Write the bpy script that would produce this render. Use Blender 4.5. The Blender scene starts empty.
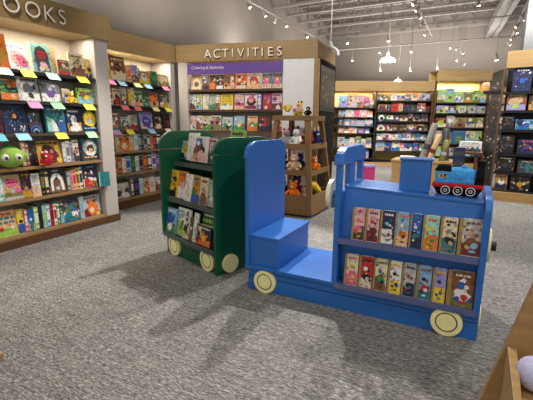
import bpy, math, random
from mathutils import Matrix, Vector
C = bpy.context.scene.collection
PI = math.pi
def R(a): return math.radians(a)
D={'act': [('top', 1.675,
          [(0.207, 0.383, 0.232, ['tan', 'cream', 'brown', 'pale pink'], 'face', 8.0, 0, 0), (0.391, 0.499, 0.22, ['grey', 'brown', 'white'], 'scatter', 8.0, 0, 0),
           (0.507, 0.613, 0.22, ['brown', 'orange', 'black'], 'scatter', 8.0, 0, 0), (0.621, 0.735, 0.22, ['black', 'white', 'tan'], 'scatter', 8.0, 0, 0),
           (0.743, 0.926, 0.226, ['brown', 'maroon', 'tan', 'cream'], 'scatter', 8.0, 0, 0), (0.942, 1.107, 0.249, ['orange', 'red', 'cream'], 'scatter', 8.0, 0, 0),
           (1.123, 1.316, 0.249, ['cream', 'red', 'peach'], 'face', 8.0, 0, 0), (1.347, 1.492, 0.249, ['teal', 'brown', 'pink', 'cream'], 'princess', 8.0, 0, 0),
           (1.499, 1.649, 0.249, ['teal', 'brown', 'pink', 'cream'], 'princess', 8.0, 0, 0)]),
         ('second', 1.374,
          [(0.171, 0.273, 0.237, ['white', 'olive', 'green'], 'scatter', 7.0, 0, 0), (0.282, 0.383, 0.237, ['cream', 'grey', 'lime'], 'scatter', 7.0, 0, 0),
           (0.391, 0.491, 0.237, ['white', 'light grey'], 'scatter', 7.0, 0, 0), (0.499, 0.59, 0.237, ['light grey', 'lime', 'green'], 'scatter', 7.0, 0, 0),
           (0.598, 0.672, 0.226, ['white', 'brown', 'orange'], 'scatter', 7.0, 0, 0), (0.681, 0.891, 0.232, ['yellow', 'mustard', 'green', 'white'], 'text', 8.0, 0, 0),
           (0.907, 1.067, 0.243, ['pale pink', 'magenta', 'white', 'black'], 'scatter', 8.0, 0, 0),
           (1.075, 1.271, 0.243, ['white', 'pink', 'black', 'magenta'], 'princess', 8.0, 0, 0), (1.279, 1.341, 0.226, ['lavender', 'white'], 'stripes', 6.0, 0, 0),
           (1.356, 1.487, 0.237, ['magenta', 'white', 'red'], 'scatter', 8.0, 0, 0),
           (1.495, 1.654, 0.237, ['pale pink', 'magenta', 'purple', 'white'], 'scatter', 8.0, 0, 0)]),
         ('third', 1.06,
          [(0.151, 0.263, 0.227, ['pale pink', 'grey', 'white'], 'scatter', 7.0, 0, 0), (0.271, 0.382, 0.227, ['white', 'brown', 'pink'], 'scatter', 7.0, 0, 0),
           (0.39, 0.5, 0.216, ['cream', 'red', 'green'], 'scatter', 7.0, 0, 0), (0.508, 0.691, 0.227, ['white', 'pink', 'black'], 'scatter', 7.0, 0, 0),
           (0.708, 0.88, 0.205, ['light grey', 'green', 'white'], 'scatter', 7.0, 0, 0),
           (0.896, 1.073, 0.227, ['sky blue', 'yellow', 'green', 'white'], 'chick', 8.0, 0, 0),
           (1.113, 1.279, 0.221, ['peach', 'green', 'orange', 'brown'], 'chick', 8.0, 0, 0),
           (1.295, 1.474, 0.227, ['maroon', 'red', 'black', 'light grey'], 'scatter', 8.0, 0, 0),
           (1.505, 1.659, 0.216, ['white', 'red', 'pale pink'], 'scatter', 8.0, 0, 0)])],
 'act_letters': [0.534, 0.678, 0.809, 0.925, 1.049, 1.163, 1.272, 1.373, 1.491, 1.624],
 'blue': [('upper', 0.483,
           [(0.74, 0.818, 0.2, ['pale pink', 'pink', 'orange', 'yellow'], 'golden', 10, 0, 0),
            (0.821, 0.905, 0.2, ['pale pink', 'maroon', 'red', 'dark brown'], 'golden', 10, 0, 0),
            (0.908, 0.992, 0.2, ['navy', 'white', 'sky blue', 'brown'], 'golden', 10, 0, 0),
            (0.994, 1.073, 0.2, ['sky blue', 'orange', 'cream', 'dark brown'], 'golden', 10, 0, 0), (1.076, 1.141, 0.2, ['blue', 'teal', 'white'], 'golden', 10, 0, 0),
            (1.146, 1.233, 0.2, ['mint', 'orange', 'yellow', 'green'], 'golden', 10, 0, 0), (1.238, 1.325, 0.2, ['cream', 'black', 'grey', 'tan'], 'golden', 10, 0, 0),
            (1.33, 1.451, 0.205, ['light grey', 'brown', 'tan', 'sky blue'], 'golden', 10, 0, 0)]),
          ('lower', 0.18,
           [(0.707, 0.794, 0.2, ['cream', 'pink', 'lime', 'yellow'], 'golden', 10, 0, 0), (0.797, 0.885, 0.2, ['red', 'black', 'white'], 'golden', 10, 0, 0),
            (0.888, 0.972, 0.2, ['cream', 'green', 'purple', 'black'], 'golden', 10, 0, 0), (0.975, 1.054, 0.2, ['white', 'yellow', 'navy'], 'golden', 10, 0, 0),
            (1.056, 1.133, 0.2, ['light grey', 'navy', 'red'], 'golden', 10, 0, 0), (1.136, 1.22, 0.2, ['sky blue', 'red', 'black', 'white'], 'golden', 10, 0, 0),
            (1.223, 1.297, 0.2, ['lavender', 'yellow', 'navy', 'blue'], 'golden', 10, 0, 0),
            (1.302, 1.439, 0.205, ['brown', 'white', 'blue', 'red'], 'golden', 10, 0, 0)])],
 'books': [('top', 1.655,
            [(2.055, 2.174, 0.3, ['orange', 'mustard', 'yellow'], 'plain', 8.0, 0, 0),
             (2.182, 2.414, 0.258, ['white', 'pale pink', 'purple', 'black'], 'pig', 18.0, 14.0, 0),
             (2.404, 2.597, 0.282, ['mint', 'grey', 'red', 'pale pink'], 'arch', 12.0, 0, 0),
             (2.566, 2.673, 0.264, ['peach', 'yellow', 'orange'], 'plain', 6.0, 0.0, 0.05), (2.662, 2.78, 0.15, ['brown', 'red', 'cream'], 'scatter', 8.0, 0, 0),
             (2.786, 2.966, 0.24, ['cream', 'brown', 'tan', 'black'], 'figure', 8.0, 0, 0),
             (2.953, 3.081, 0.204, ['yellow', 'orange', 'cream'], 'scatter', 6.0, 0.0, 0.03)]),
           ('second', 1.374,
            [(2.061, 2.219, 0.208, ['dark green', 'green', 'orange', 'lime'], 'scatter', 8.0, 0, 0), (2.219, 2.247, 0.218, ['white', 'light grey'], 'stripes', 4.0, 0, 0),
             (2.247, 2.431, 0.224, ['light grey', 'charcoal', 'white', 'black'], 'scene', 10.0, 0, 0),
             (2.441, 2.653, 0.208, ['grey', 'white', 'purple', 'light grey'], 'base', 10.0, 0, 0),
             (2.665, 2.756, 0.146, ['cream', 'pale pink', 'black'], 'figure', 6.0, 0, 0),
             (2.839, 3.08, 0.166, ['lime', 'yellow', 'brown', 'sky blue'], 'map', 8.0, 0, 0)]),
           ('third', 1.075,
            [(1.99, 2.049, 0.224, ['maroon', 'black'], 'stripes', 4.0, 0, 0),
             (2.058, 2.278, 0.269, ['navy', 'sky blue', 'blue', 'black', 'orange', 'white'], 'burst', 6.0, 0, 0),
             (2.287, 2.417, 0.235, ['black', 'dark brown', 'blue'], 'arcs', 8.0, 0, 0),
             (2.459, 2.678, 0.263, ['teal', 'white', 'blue', 'dark green', 'cream'], 'wave', 6.0, 0, 0),
             (2.69, 2.87, 0.252, ['navy', 'white', 'light grey', 'charcoal'], 'figure', 7.0, 0, 0),
             (2.87, 3.079, 0.241, ['navy', 'yellow', 'mustard', 'sky blue'], 'disc', 7.0, 0, 0)]),
           ('fourth', 0.756,
            [(2.183, 2.221, 0.231, ['tan', 'cream'], 'stripes', 2.0, 0, 0), (2.221, 2.255, 0.22, ['brown', 'pale pink'], 'stripes', 2.0, 0, 0),
             (2.255, 2.34, 0.237, ['dark brown', 'maroon', 'black'], 'scatter', 5.0, 0, 0),
             (2.33, 2.599, 0.237, ['mustard', 'maroon', 'white', 'black', 'yellow'], 'owl', 10.0, 0, 0),
             (2.604, 2.645, 0.209, ['light grey', 'white'], 'stripes', 3.0, 0, 0), (2.645, 2.692, 0.22, ['white', 'grey'], 'stripes', 3.0, 0, 0),
             (2.692, 2.728, 0.209, ['lavender', 'grey'], 'stripes', 3.0, 0, 0), (2.728, 2.801, 0.237, ['cream', 'red', 'black', 'pink'], 'scatter', 4.0, 0, 0),
             (2.801, 2.839, 0.22, ['black', 'navy'], 'stripes', 3.0, 0, 0), (2.839, 3.063, 0.237, ['teal', 'white', 'dark brown', 'peach'], 'disc', 8.0, 0, 0)]),
           ('fifth', 0.448,
            [(1.921, 1.982, 0.22, ['mint', 'white'], 'stripes', 3.0, 0, 0), (1.982, 2.157, 0.244, ['tan', 'pink', 'olive', 'light grey'], 'pink', 8.0, 0, 0),
             (2.147, 2.245, 0.261, ['dark brown', 'purple', 'mustard', 'black'], 'scatter', 5.0, 0, 0),
             (2.245, 2.336, 0.232, ['white', 'sky blue', 'light grey'], 'scatter', 5.0, 0, 0), (2.336, 2.378, 0.255, ['black', 'olive'], 'stripes', 3.0, 0, 0),
             (2.378, 2.421, 0.249, ['dark brown', 'cream'], 'stripes', 3.0, 0, 0), (2.421, 2.612, 0.255, ['black', 'white', 'brown', 'mint'], 'archw', 8.0, 0, 0),
             (2.624, 2.659, 0.209, ['grey', 'mint'], 'stripes', 2.0, 0, 0), (2.659, 2.695, 0.22, ['tan', 'pink'], 'stripes', 2.0, 0, 0),
             (2.695, 2.732, 0.22, ['pale pink', 'red'], 'stripes', 2.0, 0, 0), (2.732, 2.775, 0.232, ['yellow', 'brown'], 'stripes', 2.0, 0, 0),
             (2.775, 2.813, 0.238, ['white', 'black'], 'stripes', 2.0, 0, 0), (2.82, 3.005, 0.255, ['navy', 'red', 'orange', 'peach', 'white'], 'dress', 8.0, 0, 0)]),
           ('bottom', 0.11,
            [(1.828, 2.069, 0.249, ['peach', 'teal', 'red', 'lime', 'cream'], 'text', 10.0, 0, 0),
             (2.069, 2.136, 0.243, ['yellow', 'blue', 'black', 'cream'], 'base', 5.0, 0, 0), (2.136, 2.166, 0.226, ['pink', 'white'], 'stripes', 2.0, 0, 0),
             (2.166, 2.231, 0.226, ['blue', 'teal', 'white'], 'figure', 4.0, 0, 0), (2.231, 2.277, 0.232, ['lime', 'white'], 'stripes', 3.0, 0, 0),
             (2.277, 2.319, 0.249, ['navy', 'black'], 'stripes', 2.0, 0, 0), (2.319, 2.357, 0.232, ['mint', 'lime'], 'stripes', 2.0, 0, 0),
             (2.357, 2.4, 0.237, ['sky blue', 'white'], 'stripes', 2.0, 0, 0), (2.4, 2.439, 0.232, ['red', 'maroon'], 'stripes', 2.0, 0, 0),
             (2.439, 2.473, 0.226, ['white', 'red'], 'stripes', 2.0, 0, 0), (2.473, 2.507, 0.237, ['green', 'white'], 'stripes', 2.0, 0, 0),
             (2.507, 2.553, 0.243, ['dark green', 'lime', 'pale pink'], 'scatter', 2.0, 0, 0),
             (2.553, 2.748, 0.254, ['charcoal', 'grey', 'purple', 'white', 'olive'], 'scatter', 8.0, 0, 0),
             (2.748, 2.799, 0.249, ['light grey', 'sky blue'], 'stripes', 2.0, 0, 0),
             (2.799, 3.029, 0.243, ['light grey', 'orange', 'brown', 'yellow', 'white'], 'tiger', 9.0, 0, 0)])],
 'cards1': [('top', [(2.09, 'white card'), (2.304, 'yellow card'), (2.551, 'mint card'), (2.89, 'yellow card')]),
            ('second', [(2.335, 'pink card'), (2.57, 'light green card'), (2.94, 'yellow card')]),
            ('third', [(1.972, 'blue card'), (2.193, 'pale blue card'), (2.581, 'yellow card'), (2.941, 'light green card')])],
 'cards2': [('top', [(3.634, 'pink card'), (3.814, 'pale blue card'), (4.086, 'pale yellow card'), (4.285, 'pale blue card'), (4.648, 'pink card')]),
            ('second', [(3.839, 'coral card'), (4.062, 'coral card'), (4.414, 'pale yellow card'), (4.683, 'yellow card')]),
            ('third', [(3.669, 'lavender card'), (3.901, 'yellow card'), (4.31, 'pale blue card'), (4.675, 'pale pink card')])],
 'green': [('top', 0.855,
            [(-0.812, -0.634, 0.172, ['sky blue', 'yellow', 'navy', 'white'], 'scene', 12.0, 0.0, 0.035),
             (-0.684, -0.522, 0.244, ['white', 'mint', 'light grey'], 'plain', 10.0, 0.0, 0.018),
             (-0.594, -0.342, 0.218, ['white', 'blue', 'brown', 'pale pink'], 'squarefig', 9.0, 0, 0),
             (-0.342, -0.243, 0.208, ['pale pink', 'brown', 'black'], 'scatter', 9.0, 0.0, 0.02)]),
           ('middle', 0.515,
            [(-0.827, -0.712, 0.248, ['yellow', 'black', 'mustard'], 'scatter', 10.0, 0, 0),
             (-0.712, -0.568, 0.248, ['orange', 'white', 'pale pink', 'grey'], 'base', 10.0, 0.0, 0.012),
             (-0.576, -0.456, 0.237, ['white', 'cream', 'yellow'], 'plain', 10.0, 0, 0),
             (-0.464, -0.341, 0.237, ['mustard', 'orange', 'blue', 'green'], 'scatter', 10.0, 0, 0),
             (-0.341, -0.225, 0.231, ['cream', 'brown', 'tan', 'grey'], 'figure', 9.0, 0, 0),
             (-0.225, -0.142, 0.22, ['mint', 'white', 'light grey'], 'scatter', 9.0, 0.0, 0.012)]),
           ('bottom', 0.195,
            [(-0.858, -0.65, 0.225, ['sky blue', 'blue', 'green', 'white'], 'scene', 11.0, 0, 0),
             (-0.667, -0.523, 0.25, ['white', 'lime', 'sky blue'], 'scatter', 10.0, 0.0, 0.018),
             (-0.531, -0.426, 0.256, ['white', 'brown', 'black', 'green'], 'squarefig', 10.0, 0, 0),
             (-0.442, -0.364, 0.2, ['dark green', 'brown', 'white'], 'figure', 10.0, 0, 0),
             (-0.372, -0.303, 0.25, ['white', 'light grey', 'sky blue'], 'plain', 9.0, 0, 0),
             (-0.318, -0.109, 0.281, ['dark green', 'lime', 'white', 'olive'], 'text', 12.0, 0.0, 0.03),
             (-0.326, -0.109, 0.169, ['navy', 'orange', 'yellow', 'white'], 'star', 9.0, 0, 0)])],
 'second': [('top', 1.715,
             [(3.619, 3.682, 0.246, ['yellow', 'orange'], 'plain', 6.0, 0, 0), (3.682, 3.941, 0.319, ['brown', 'cream', 'dark brown', 'orange'], 'figure', 8.0, 0, 0),
              (3.949, 4.029, 0.224, ['peach', 'orange'], 'stripes', 6.0, 0, 0), (4.029, 4.167, 0.241, ['lavender', 'white', 'grey'], 'scatter', 7.0, 0, 0),
              (4.167, 4.38, 0.179, ['orange', 'yellow', 'white'], 'base', 8.0, 0, 0), (4.4, 4.523, 0.19, ['dark green', 'green'], 'stripes', 5.0, 0, 0),
              (4.544, 4.807, 0.168, ['tan', 'cream', 'olive'], 'scene', 8.0, 0, 0)]),
            ('second', 1.4,
             [(3.591, 3.687, 0.224, ['red', 'orange', 'cream'], 'scatter', 6.0, 0, 0), (3.687, 3.811, 0.213, ['cream', 'red', 'black'], 'figure', 6.0, 0, 0),
              (3.811, 3.932, 0.241, ['light grey', 'yellow', 'white', 'charcoal'], 'scatter', 7.0, 0, 0),
              (3.941, 3.995, 0.224, ['mustard', 'yellow'], 'stripes', 4.0, 0, 0), (3.995, 4.067, 0.235, ['white', 'yellow'], 'stripes', 4.0, 0, 0),
              (4.067, 4.218, 0.224, ['green', 'lime', 'white'], 'scatter', 6.0, 0, 0), (4.218, 4.336, 0.202, ['dark green', 'mint', 'green'], 'scatter', 6.0, 0, 0),
              (4.336, 4.543, 0.207, ['brown', 'orange', 'tan'], 'scene', 8.0, 0, 0), (4.564, 4.786, 0.207, ['charcoal', 'mustard', 'grey'], 'figure', 8.0, 0, 0)]),
            ('third', 1.08,
             [(3.628, 3.777, 0.23, ['brown', 'orange', 'white'], 'scatter', 6.0, 0, 0), (3.794, 3.933, 0.168, ['white', 'green', 'tan'], 'scatter', 5.0, 0, 0),
              (3.933, 4.098, 0.196, ['light grey', 'green', 'red', 'white'], 'scatter', 7.0, 0, 0),
              (4.145, 4.393, 0.235, ['lavender', 'blue', 'purple', 'white'], 'face', 7.0, 0, 0),
              (4.414, 4.585, 0.19, ['dark brown', 'cream', 'black'], 'figure', 7.0, 0, 0),
              (4.606, 4.834, 0.224, ['black', 'maroon', 'dark brown'], 'plain', 7.0, 0, 0)]),
            ('fourth', 0.785,
             [(3.682, 4.0, 0.23, ['cream', 'orange', 'brown', 'tan'], 'tiger', 8.0, 0, 0), (4.009, 4.075, 0.224, ['white', 'mint'], 'stripes', 2.0, 0, 0),
              (4.075, 4.133, 0.235, ['teal', 'light grey'], 'stripes', 2.0, 0, 0), (4.133, 4.191, 0.224, ['black', 'grey'], 'stripes', 2.0, 0, 0),
              (4.191, 4.251, 0.218, ['light grey', 'navy'], 'stripes', 2.0, 0, 0), (4.251, 4.312, 0.224, ['charcoal', 'white'], 'stripes', 2.0, 0, 0),
              (4.312, 4.374, 0.213, ['tan', 'orange'], 'stripes', 2.0, 0, 0), (4.374, 4.437, 0.224, ['maroon', 'pink'], 'stripes', 2.0, 0, 0),
              (4.437, 4.545, 0.224, ['black', 'cream'], 'stripes', 2.0, 0, 0)]),
            ('fifth', 0.483,
             [(3.622, 3.689, 0.224, ['orange', 'brown'], 'stripes', 2.0, 0, 0), (3.689, 3.758, 0.235, ['brown', 'tan'], 'stripes', 2.0, 0, 0),
              (3.758, 3.829, 0.213, ['peach', 'white'], 'stripes', 2.0, 0, 0), (3.829, 3.92, 0.224, ['light grey', 'blue'], 'stripes', 2.0, 0, 0),
              (3.92, 4.003, 0.235, ['dark green', 'green'], 'stripes', 2.0, 0, 0), (4.003, 4.07, 0.213, ['white', 'light grey'], 'stripes', 2.0, 0, 0),
              (4.07, 4.148, 0.224, ['grey', 'black'], 'stripes', 2.0, 0, 0), (4.148, 4.238, 0.224, ['brown', 'orange'], 'stripes', 2.0, 0, 0),
              (4.238, 4.331, 0.235, ['navy', 'white'], 'stripes', 2.0, 0, 0), (4.331, 4.415, 0.224, ['white', 'purple'], 'stripes', 2.0, 0, 0),
              (4.415, 4.524, 0.213, ['purple', 'lavender'], 'stripes', 2.0, 0, 0)]),
            ('bottom', 0.138,
             [(3.609, 3.873, 0.213, ['light grey', 'charcoal', 'white', 'grey'], 'scatter', 9.0, 0, 0), (3.891, 3.947, 0.241, ['olive', 'white'], 'stripes', 2.0, 0, 0),
              (3.947, 4.053, 0.241, ['black', 'purple'], 'stripes', 2.0, 0, 0), (4.053, 4.131, 0.23, ['mint', 'light grey'], 'stripes', 2.0, 0, 0),
              (4.131, 4.253, 0.224, ['tan', 'orange', 'white'], 'scatter', 3.0, 0, 0), (4.264, 4.358, 0.224, ['white', 'peach'], 'stripes', 2.0, 0, 0),
              (4.369, 4.522, 0.207, ['white', 'red', 'grey'], 'scatter', 4.0, 0, 0)])]}
# ---------------------------------------------------------------- materials
def lin(c):
    return tuple((v/255/12.92) if v/255 <= .04045 else ((v/255+.055)/1.055)**2.4 for v in c)
PAL = {'white':(236,234,228),'cream':(232,216,180),'yellow':(238,205,45),'mustard':(200,150,50),'orange':(232,120,40),'red':(196,40,42),
 'maroon':(110,32,40),'pink':(226,98,140),'pale pink':(232,178,182),'magenta':(196,50,120),'purple':(104,62,140),'lavender':(158,148,205),
 'navy':(28,38,78),'blue':(42,92,176),'sky blue':(130,182,220),'teal':(40,124,132),'mint':(160,212,196),'green':(62,142,70),
 'dark green':(28,84,58),'lime':(160,202,84),'olive':(122,120,62),'tan':(196,164,122),'brown':(130,82,52),'dark brown':(66,44,36),
 'grey':(128,126,124),'light grey':(188,188,186),'charcoal':(64,62,64),'black':(24,23,26),'peach':(240,186,140)}
_m = {}
def nt(name):
    m = bpy.data.materials.new(name); m.use_nodes = True
    n = m.node_tree.nodes; return m, n, m.node_tree.links, n['Principled BSDF']
def noisy(name, rgb, rough=.5, amount=.12, scale=(30,30,30), spec=.4, detail=3):
    """principled surface whose colour drifts with object-space noise"""
    if name in _m: return _m[name]
    m, n, l, b = nt(name)
    tc = n.new('ShaderNodeTexCoord'); mp = n.new('ShaderNodeMapping'); mp.inputs['Scale'].default_value = scale
    no = n.new('ShaderNodeTexNoise'); no.inputs['Scale'].default_value = 1; no.inputs['Detail'].default_value = detail
    rp = n.new('ShaderNodeValToRGB')
    c = lin(rgb)
    rp.color_ramp.elements[0].position = .3; rp.color_ramp.elements[1].position = .7
    rp.color_ramp.elements[0].color = tuple(v*(1-amount) for v in c)+(1,)
    rp.color_ramp.elements[1].color = tuple(min(1,v*(1+amount)) for v in c)+(1,)
    l.new(tc.outputs['Object'], mp.inputs['Vector']); l.new(mp.outputs[0], no.inputs['Vector'])
    l.new(no.outputs['Fac'], rp.inputs[0]); l.new(rp.outputs[0], b.inputs['Base Color'])
    b.inputs['Roughness'].default_value = rough; b.inputs['Specular IOR Level'].default_value = spec
    _m[name] = m; return m
def printed(name, rgb):
    """printed card: base ink with darker and lighter blotches, like a picture seen small"""
    m, n, l, b = nt(name); c = lin(rgb)
    tc = n.new('ShaderNodeTexCoord'); oi = n.new('ShaderNodeObjectInfo'); ad = n.new('ShaderNodeVectorMath'); ad.operation = 'ADD'
    sc_ = n.new('ShaderNodeMath'); sc_.operation = 'MULTIPLY'; sc_.inputs[1].default_value = 50
    l.new(oi.outputs['Random'], sc_.inputs[0]); l.new(tc.outputs['Object'], ad.inputs[0]); l.new(sc_.outputs[0], ad.inputs[1])
    no = n.new('ShaderNodeTexNoise'); no.inputs['Scale'].default_value = 48; no.inputs['Detail'].default_value = 3; no.inputs['Roughness'].default_value = .6
    rp = n.new('ShaderNodeValToRGB'); e = rp.color_ramp.elements
    e[0].position = .34; e[0].color = tuple(v*.3+.008 for v in c)+(1,); e[1].position = .72; e[1].color = tuple(min(.85,v*1.35+.05) for v in c)+(1,)
    for q in (.46,.6): k = e.new(q); k.color = tuple(v*.9 for v in c)+(1,)
    l.new(ad.outputs[0], no.inputs['Vector']); l.new(no.outputs['Fac'], rp.inputs[0]); l.new(rp.outputs[0], b.inputs['Base Color'])
    b.inputs['Roughness'].default_value = .4; b.inputs['Specular IOR Level'].default_value = .45
    _m[name] = m; return m
def emit(name, rgb, s):
    if name in _m: return _m[name]
    m, n, l, b = nt(name)
    b.inputs['Base Color'].default_value = lin(rgb)+(1,)
    b.inputs['Emission Color'].default_value = lin(rgb)+(1,); b.inputs['Emission Strength'].default_value = s
    _m[name] = m; return m
def M(k):
    if k in _m: return _m[k]
    if k in PAL: return printed(k, PAL[k])
    raise KeyError(k)
noisy('wood', (168,134,86), .45, .16, (2,36,36), .35, 5)
noisy('wood panel', (158,131,88), .5, .13, (1.6,30,30), .3, 5)
noisy('wood dark', (92,62,40), .45, .16, (2,36,36), .35, 5)
noisy('shelf wood', (150,118,82), .5, .12, (2,40,40), .3)
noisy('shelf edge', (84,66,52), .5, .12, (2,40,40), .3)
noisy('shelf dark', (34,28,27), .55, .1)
noisy('post paint', (182,174,167), .6, .04)
noisy('niche paint', (224,212,196), .7, .04)
noisy('wall paint', (150,142,134), .85, .04, (2,2,2), .2)
noisy('ceiling paint', (92,86,82), .9, .08, (3,3,3), .1)
noisy('joist paint', (150,144,138), .7, .06)
noisy('blue paint', (42,106,184), .34, .06, (6,6,6), .5)
noisy('green paint', (9,82,54), .36, .07, (6,6,6), .5)
noisy('wheel cream', (250,243,176), .42, .05)
noisy('wheel dark', (72,66,36), .5, .05)
noisy('steering cream', (232,230,200), .42, .05)
noisy('white panel', (228,228,228), .5, .03)
noisy('purple sign', (104,74,150), .45, .06)
noisy('page', (234,230,220), .8, .05, (10,10,300))
noisy('gold foil', (150,122,58), .35, .3, (60,60,60), .8)
noisy('black metal', (26,26,27), .4, .08)
noisy('lamp white', (225,225,222), .35, .03)
noisy('pale steel', (132,130,127), .5, .05)
noisy('letter face', (246,240,226), .45, .02)
noisy('letter side', (90,66,44), .6, .05)
noisy('column paint', (140,142,144), .7, .03)
noisy('plush white', (226,222,214), .95, .12, (120,120,120), .1)
emit('lamp glow', (255,246,228), 30)
emit('lamp dim', (255,240,214), 4)
def lip():
    m, n, l, b = nt('grey lip'); b.inputs['Base Color'].default_value = lin((94,102,146))+(1,)
    b.inputs['Roughness'].default_value = .18; b.inputs['Alpha'].default_value = 1
    tc = n.new('ShaderNodeTexCoord'); no = n.new('ShaderNodeTexNoise'); no.inputs['Scale'].default_value = 12
    mx = n.new('ShaderNodeMapRange'); mx.inputs['To Min'].default_value = .12; mx.inputs['To Max'].default_value = .3
    l.new(tc.outputs['Object'], no.inputs['Vector']); l.new(no.outputs['Fac'], mx.inputs['Value']); l.new(mx.outputs[0], b.inputs['Roughness'])
    _m['grey lip'] = m
lip()
noisy('dark lip',(74,84,86),.3,.1)
def carpet():
    m, n, l, b = nt('carpet')
    tc = n.new('ShaderNodeTexCoord')
    def noise(scale, sc=1, det=2, rough=.6):
        mp = n.new('ShaderNodeMapping'); mp.inputs['Scale'].default_value = scale
        no = n.new('ShaderNodeTexNoise'); no.inputs['Scale'].default_value = sc; no.inputs['Detail'].default_value = det; no.inputs['Roughness'].default_value = rough
        l.new(tc.outputs['Object'], mp.inputs['Vector']); l.new(mp.outputs[0], no.inputs['Vector']); return no.outputs['Fac']
    a = noise((34,170,1), 1, 2); c = noise((120,300,1), 1, 4, .85); d = noise((5,60,1), 1, 3)
    def math2(op, x, y):
        k = n.new('ShaderNodeMath'); k.operation = op
        for i, q in enumerate((x, y)):
            if isinstance(q, (int, float)): k.inputs[i].default_value = q
            else: l.new(q, k.inputs[i])
        return k.outputs[0]
    s = math2('ADD', math2('ADD', math2('MULTIPLY', a, .4), math2('MULTIPLY', c, .44)), math2('MULTIPLY', d, .16))
    rp = n.new('ShaderNodeValToRGB'); e = rp.color_ramp.elements
    e[0].position = .38; e[0].color = lin((46,44,45))+(1,)
    e[1].position = .63; e[1].color = lin((202,200,196))+(1,)
    k = e.new(.5); k.color = lin((114,112,109))+(1,)
    l.new(s, rp.inputs[0]); l.new(rp.outputs[0], b.inputs['Base Color'])
    b.inputs['Roughness'].default_value = .95; b.inputs['Specular IOR Level'].default_value = .1
    bp = n.new('ShaderNodeBump'); bp.inputs['Strength'].default_value = .35; bp.inputs['Distance'].default_value = .006
    l.new(s, bp.inputs['Height']); l.new(bp.outputs[0], b.inputs['Normal'])
    _m['carpet'] = m
carpet()
def chalk():
    m, n, l, b = nt('chalkboard')
    tc = n.new('ShaderNodeTexCoord'); mp = n.new('ShaderNodeMapping'); mp.inputs['Scale'].default_value = (9,9,14)
    no = n.new('ShaderNodeTexNoise'); no.inputs['Scale'].default_value = 1; no.inputs['Detail'].default_value = 5
    rp = n.new('ShaderNodeValToRGB'); e = rp.color_ramp.elements
    e[0].position = .56; e[0].color = lin((15,14,14))+(1,); e[1].position = .85; e[1].color = lin((84,80,74))+(1,)
    l.new(tc.outputs['Object'], mp.inputs['Vector']); l.new(mp.outputs[0], no.inputs['Vector']); l.new(no.outputs['Fac'], rp.inputs[0])
    l.new(rp.outputs[0], b.inputs['Base Color']); b.inputs['Roughness'].default_value = .8; b.inputs['Specular IOR Level'].default_value = .1
    _m['chalkboard'] = m
chalk()
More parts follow.
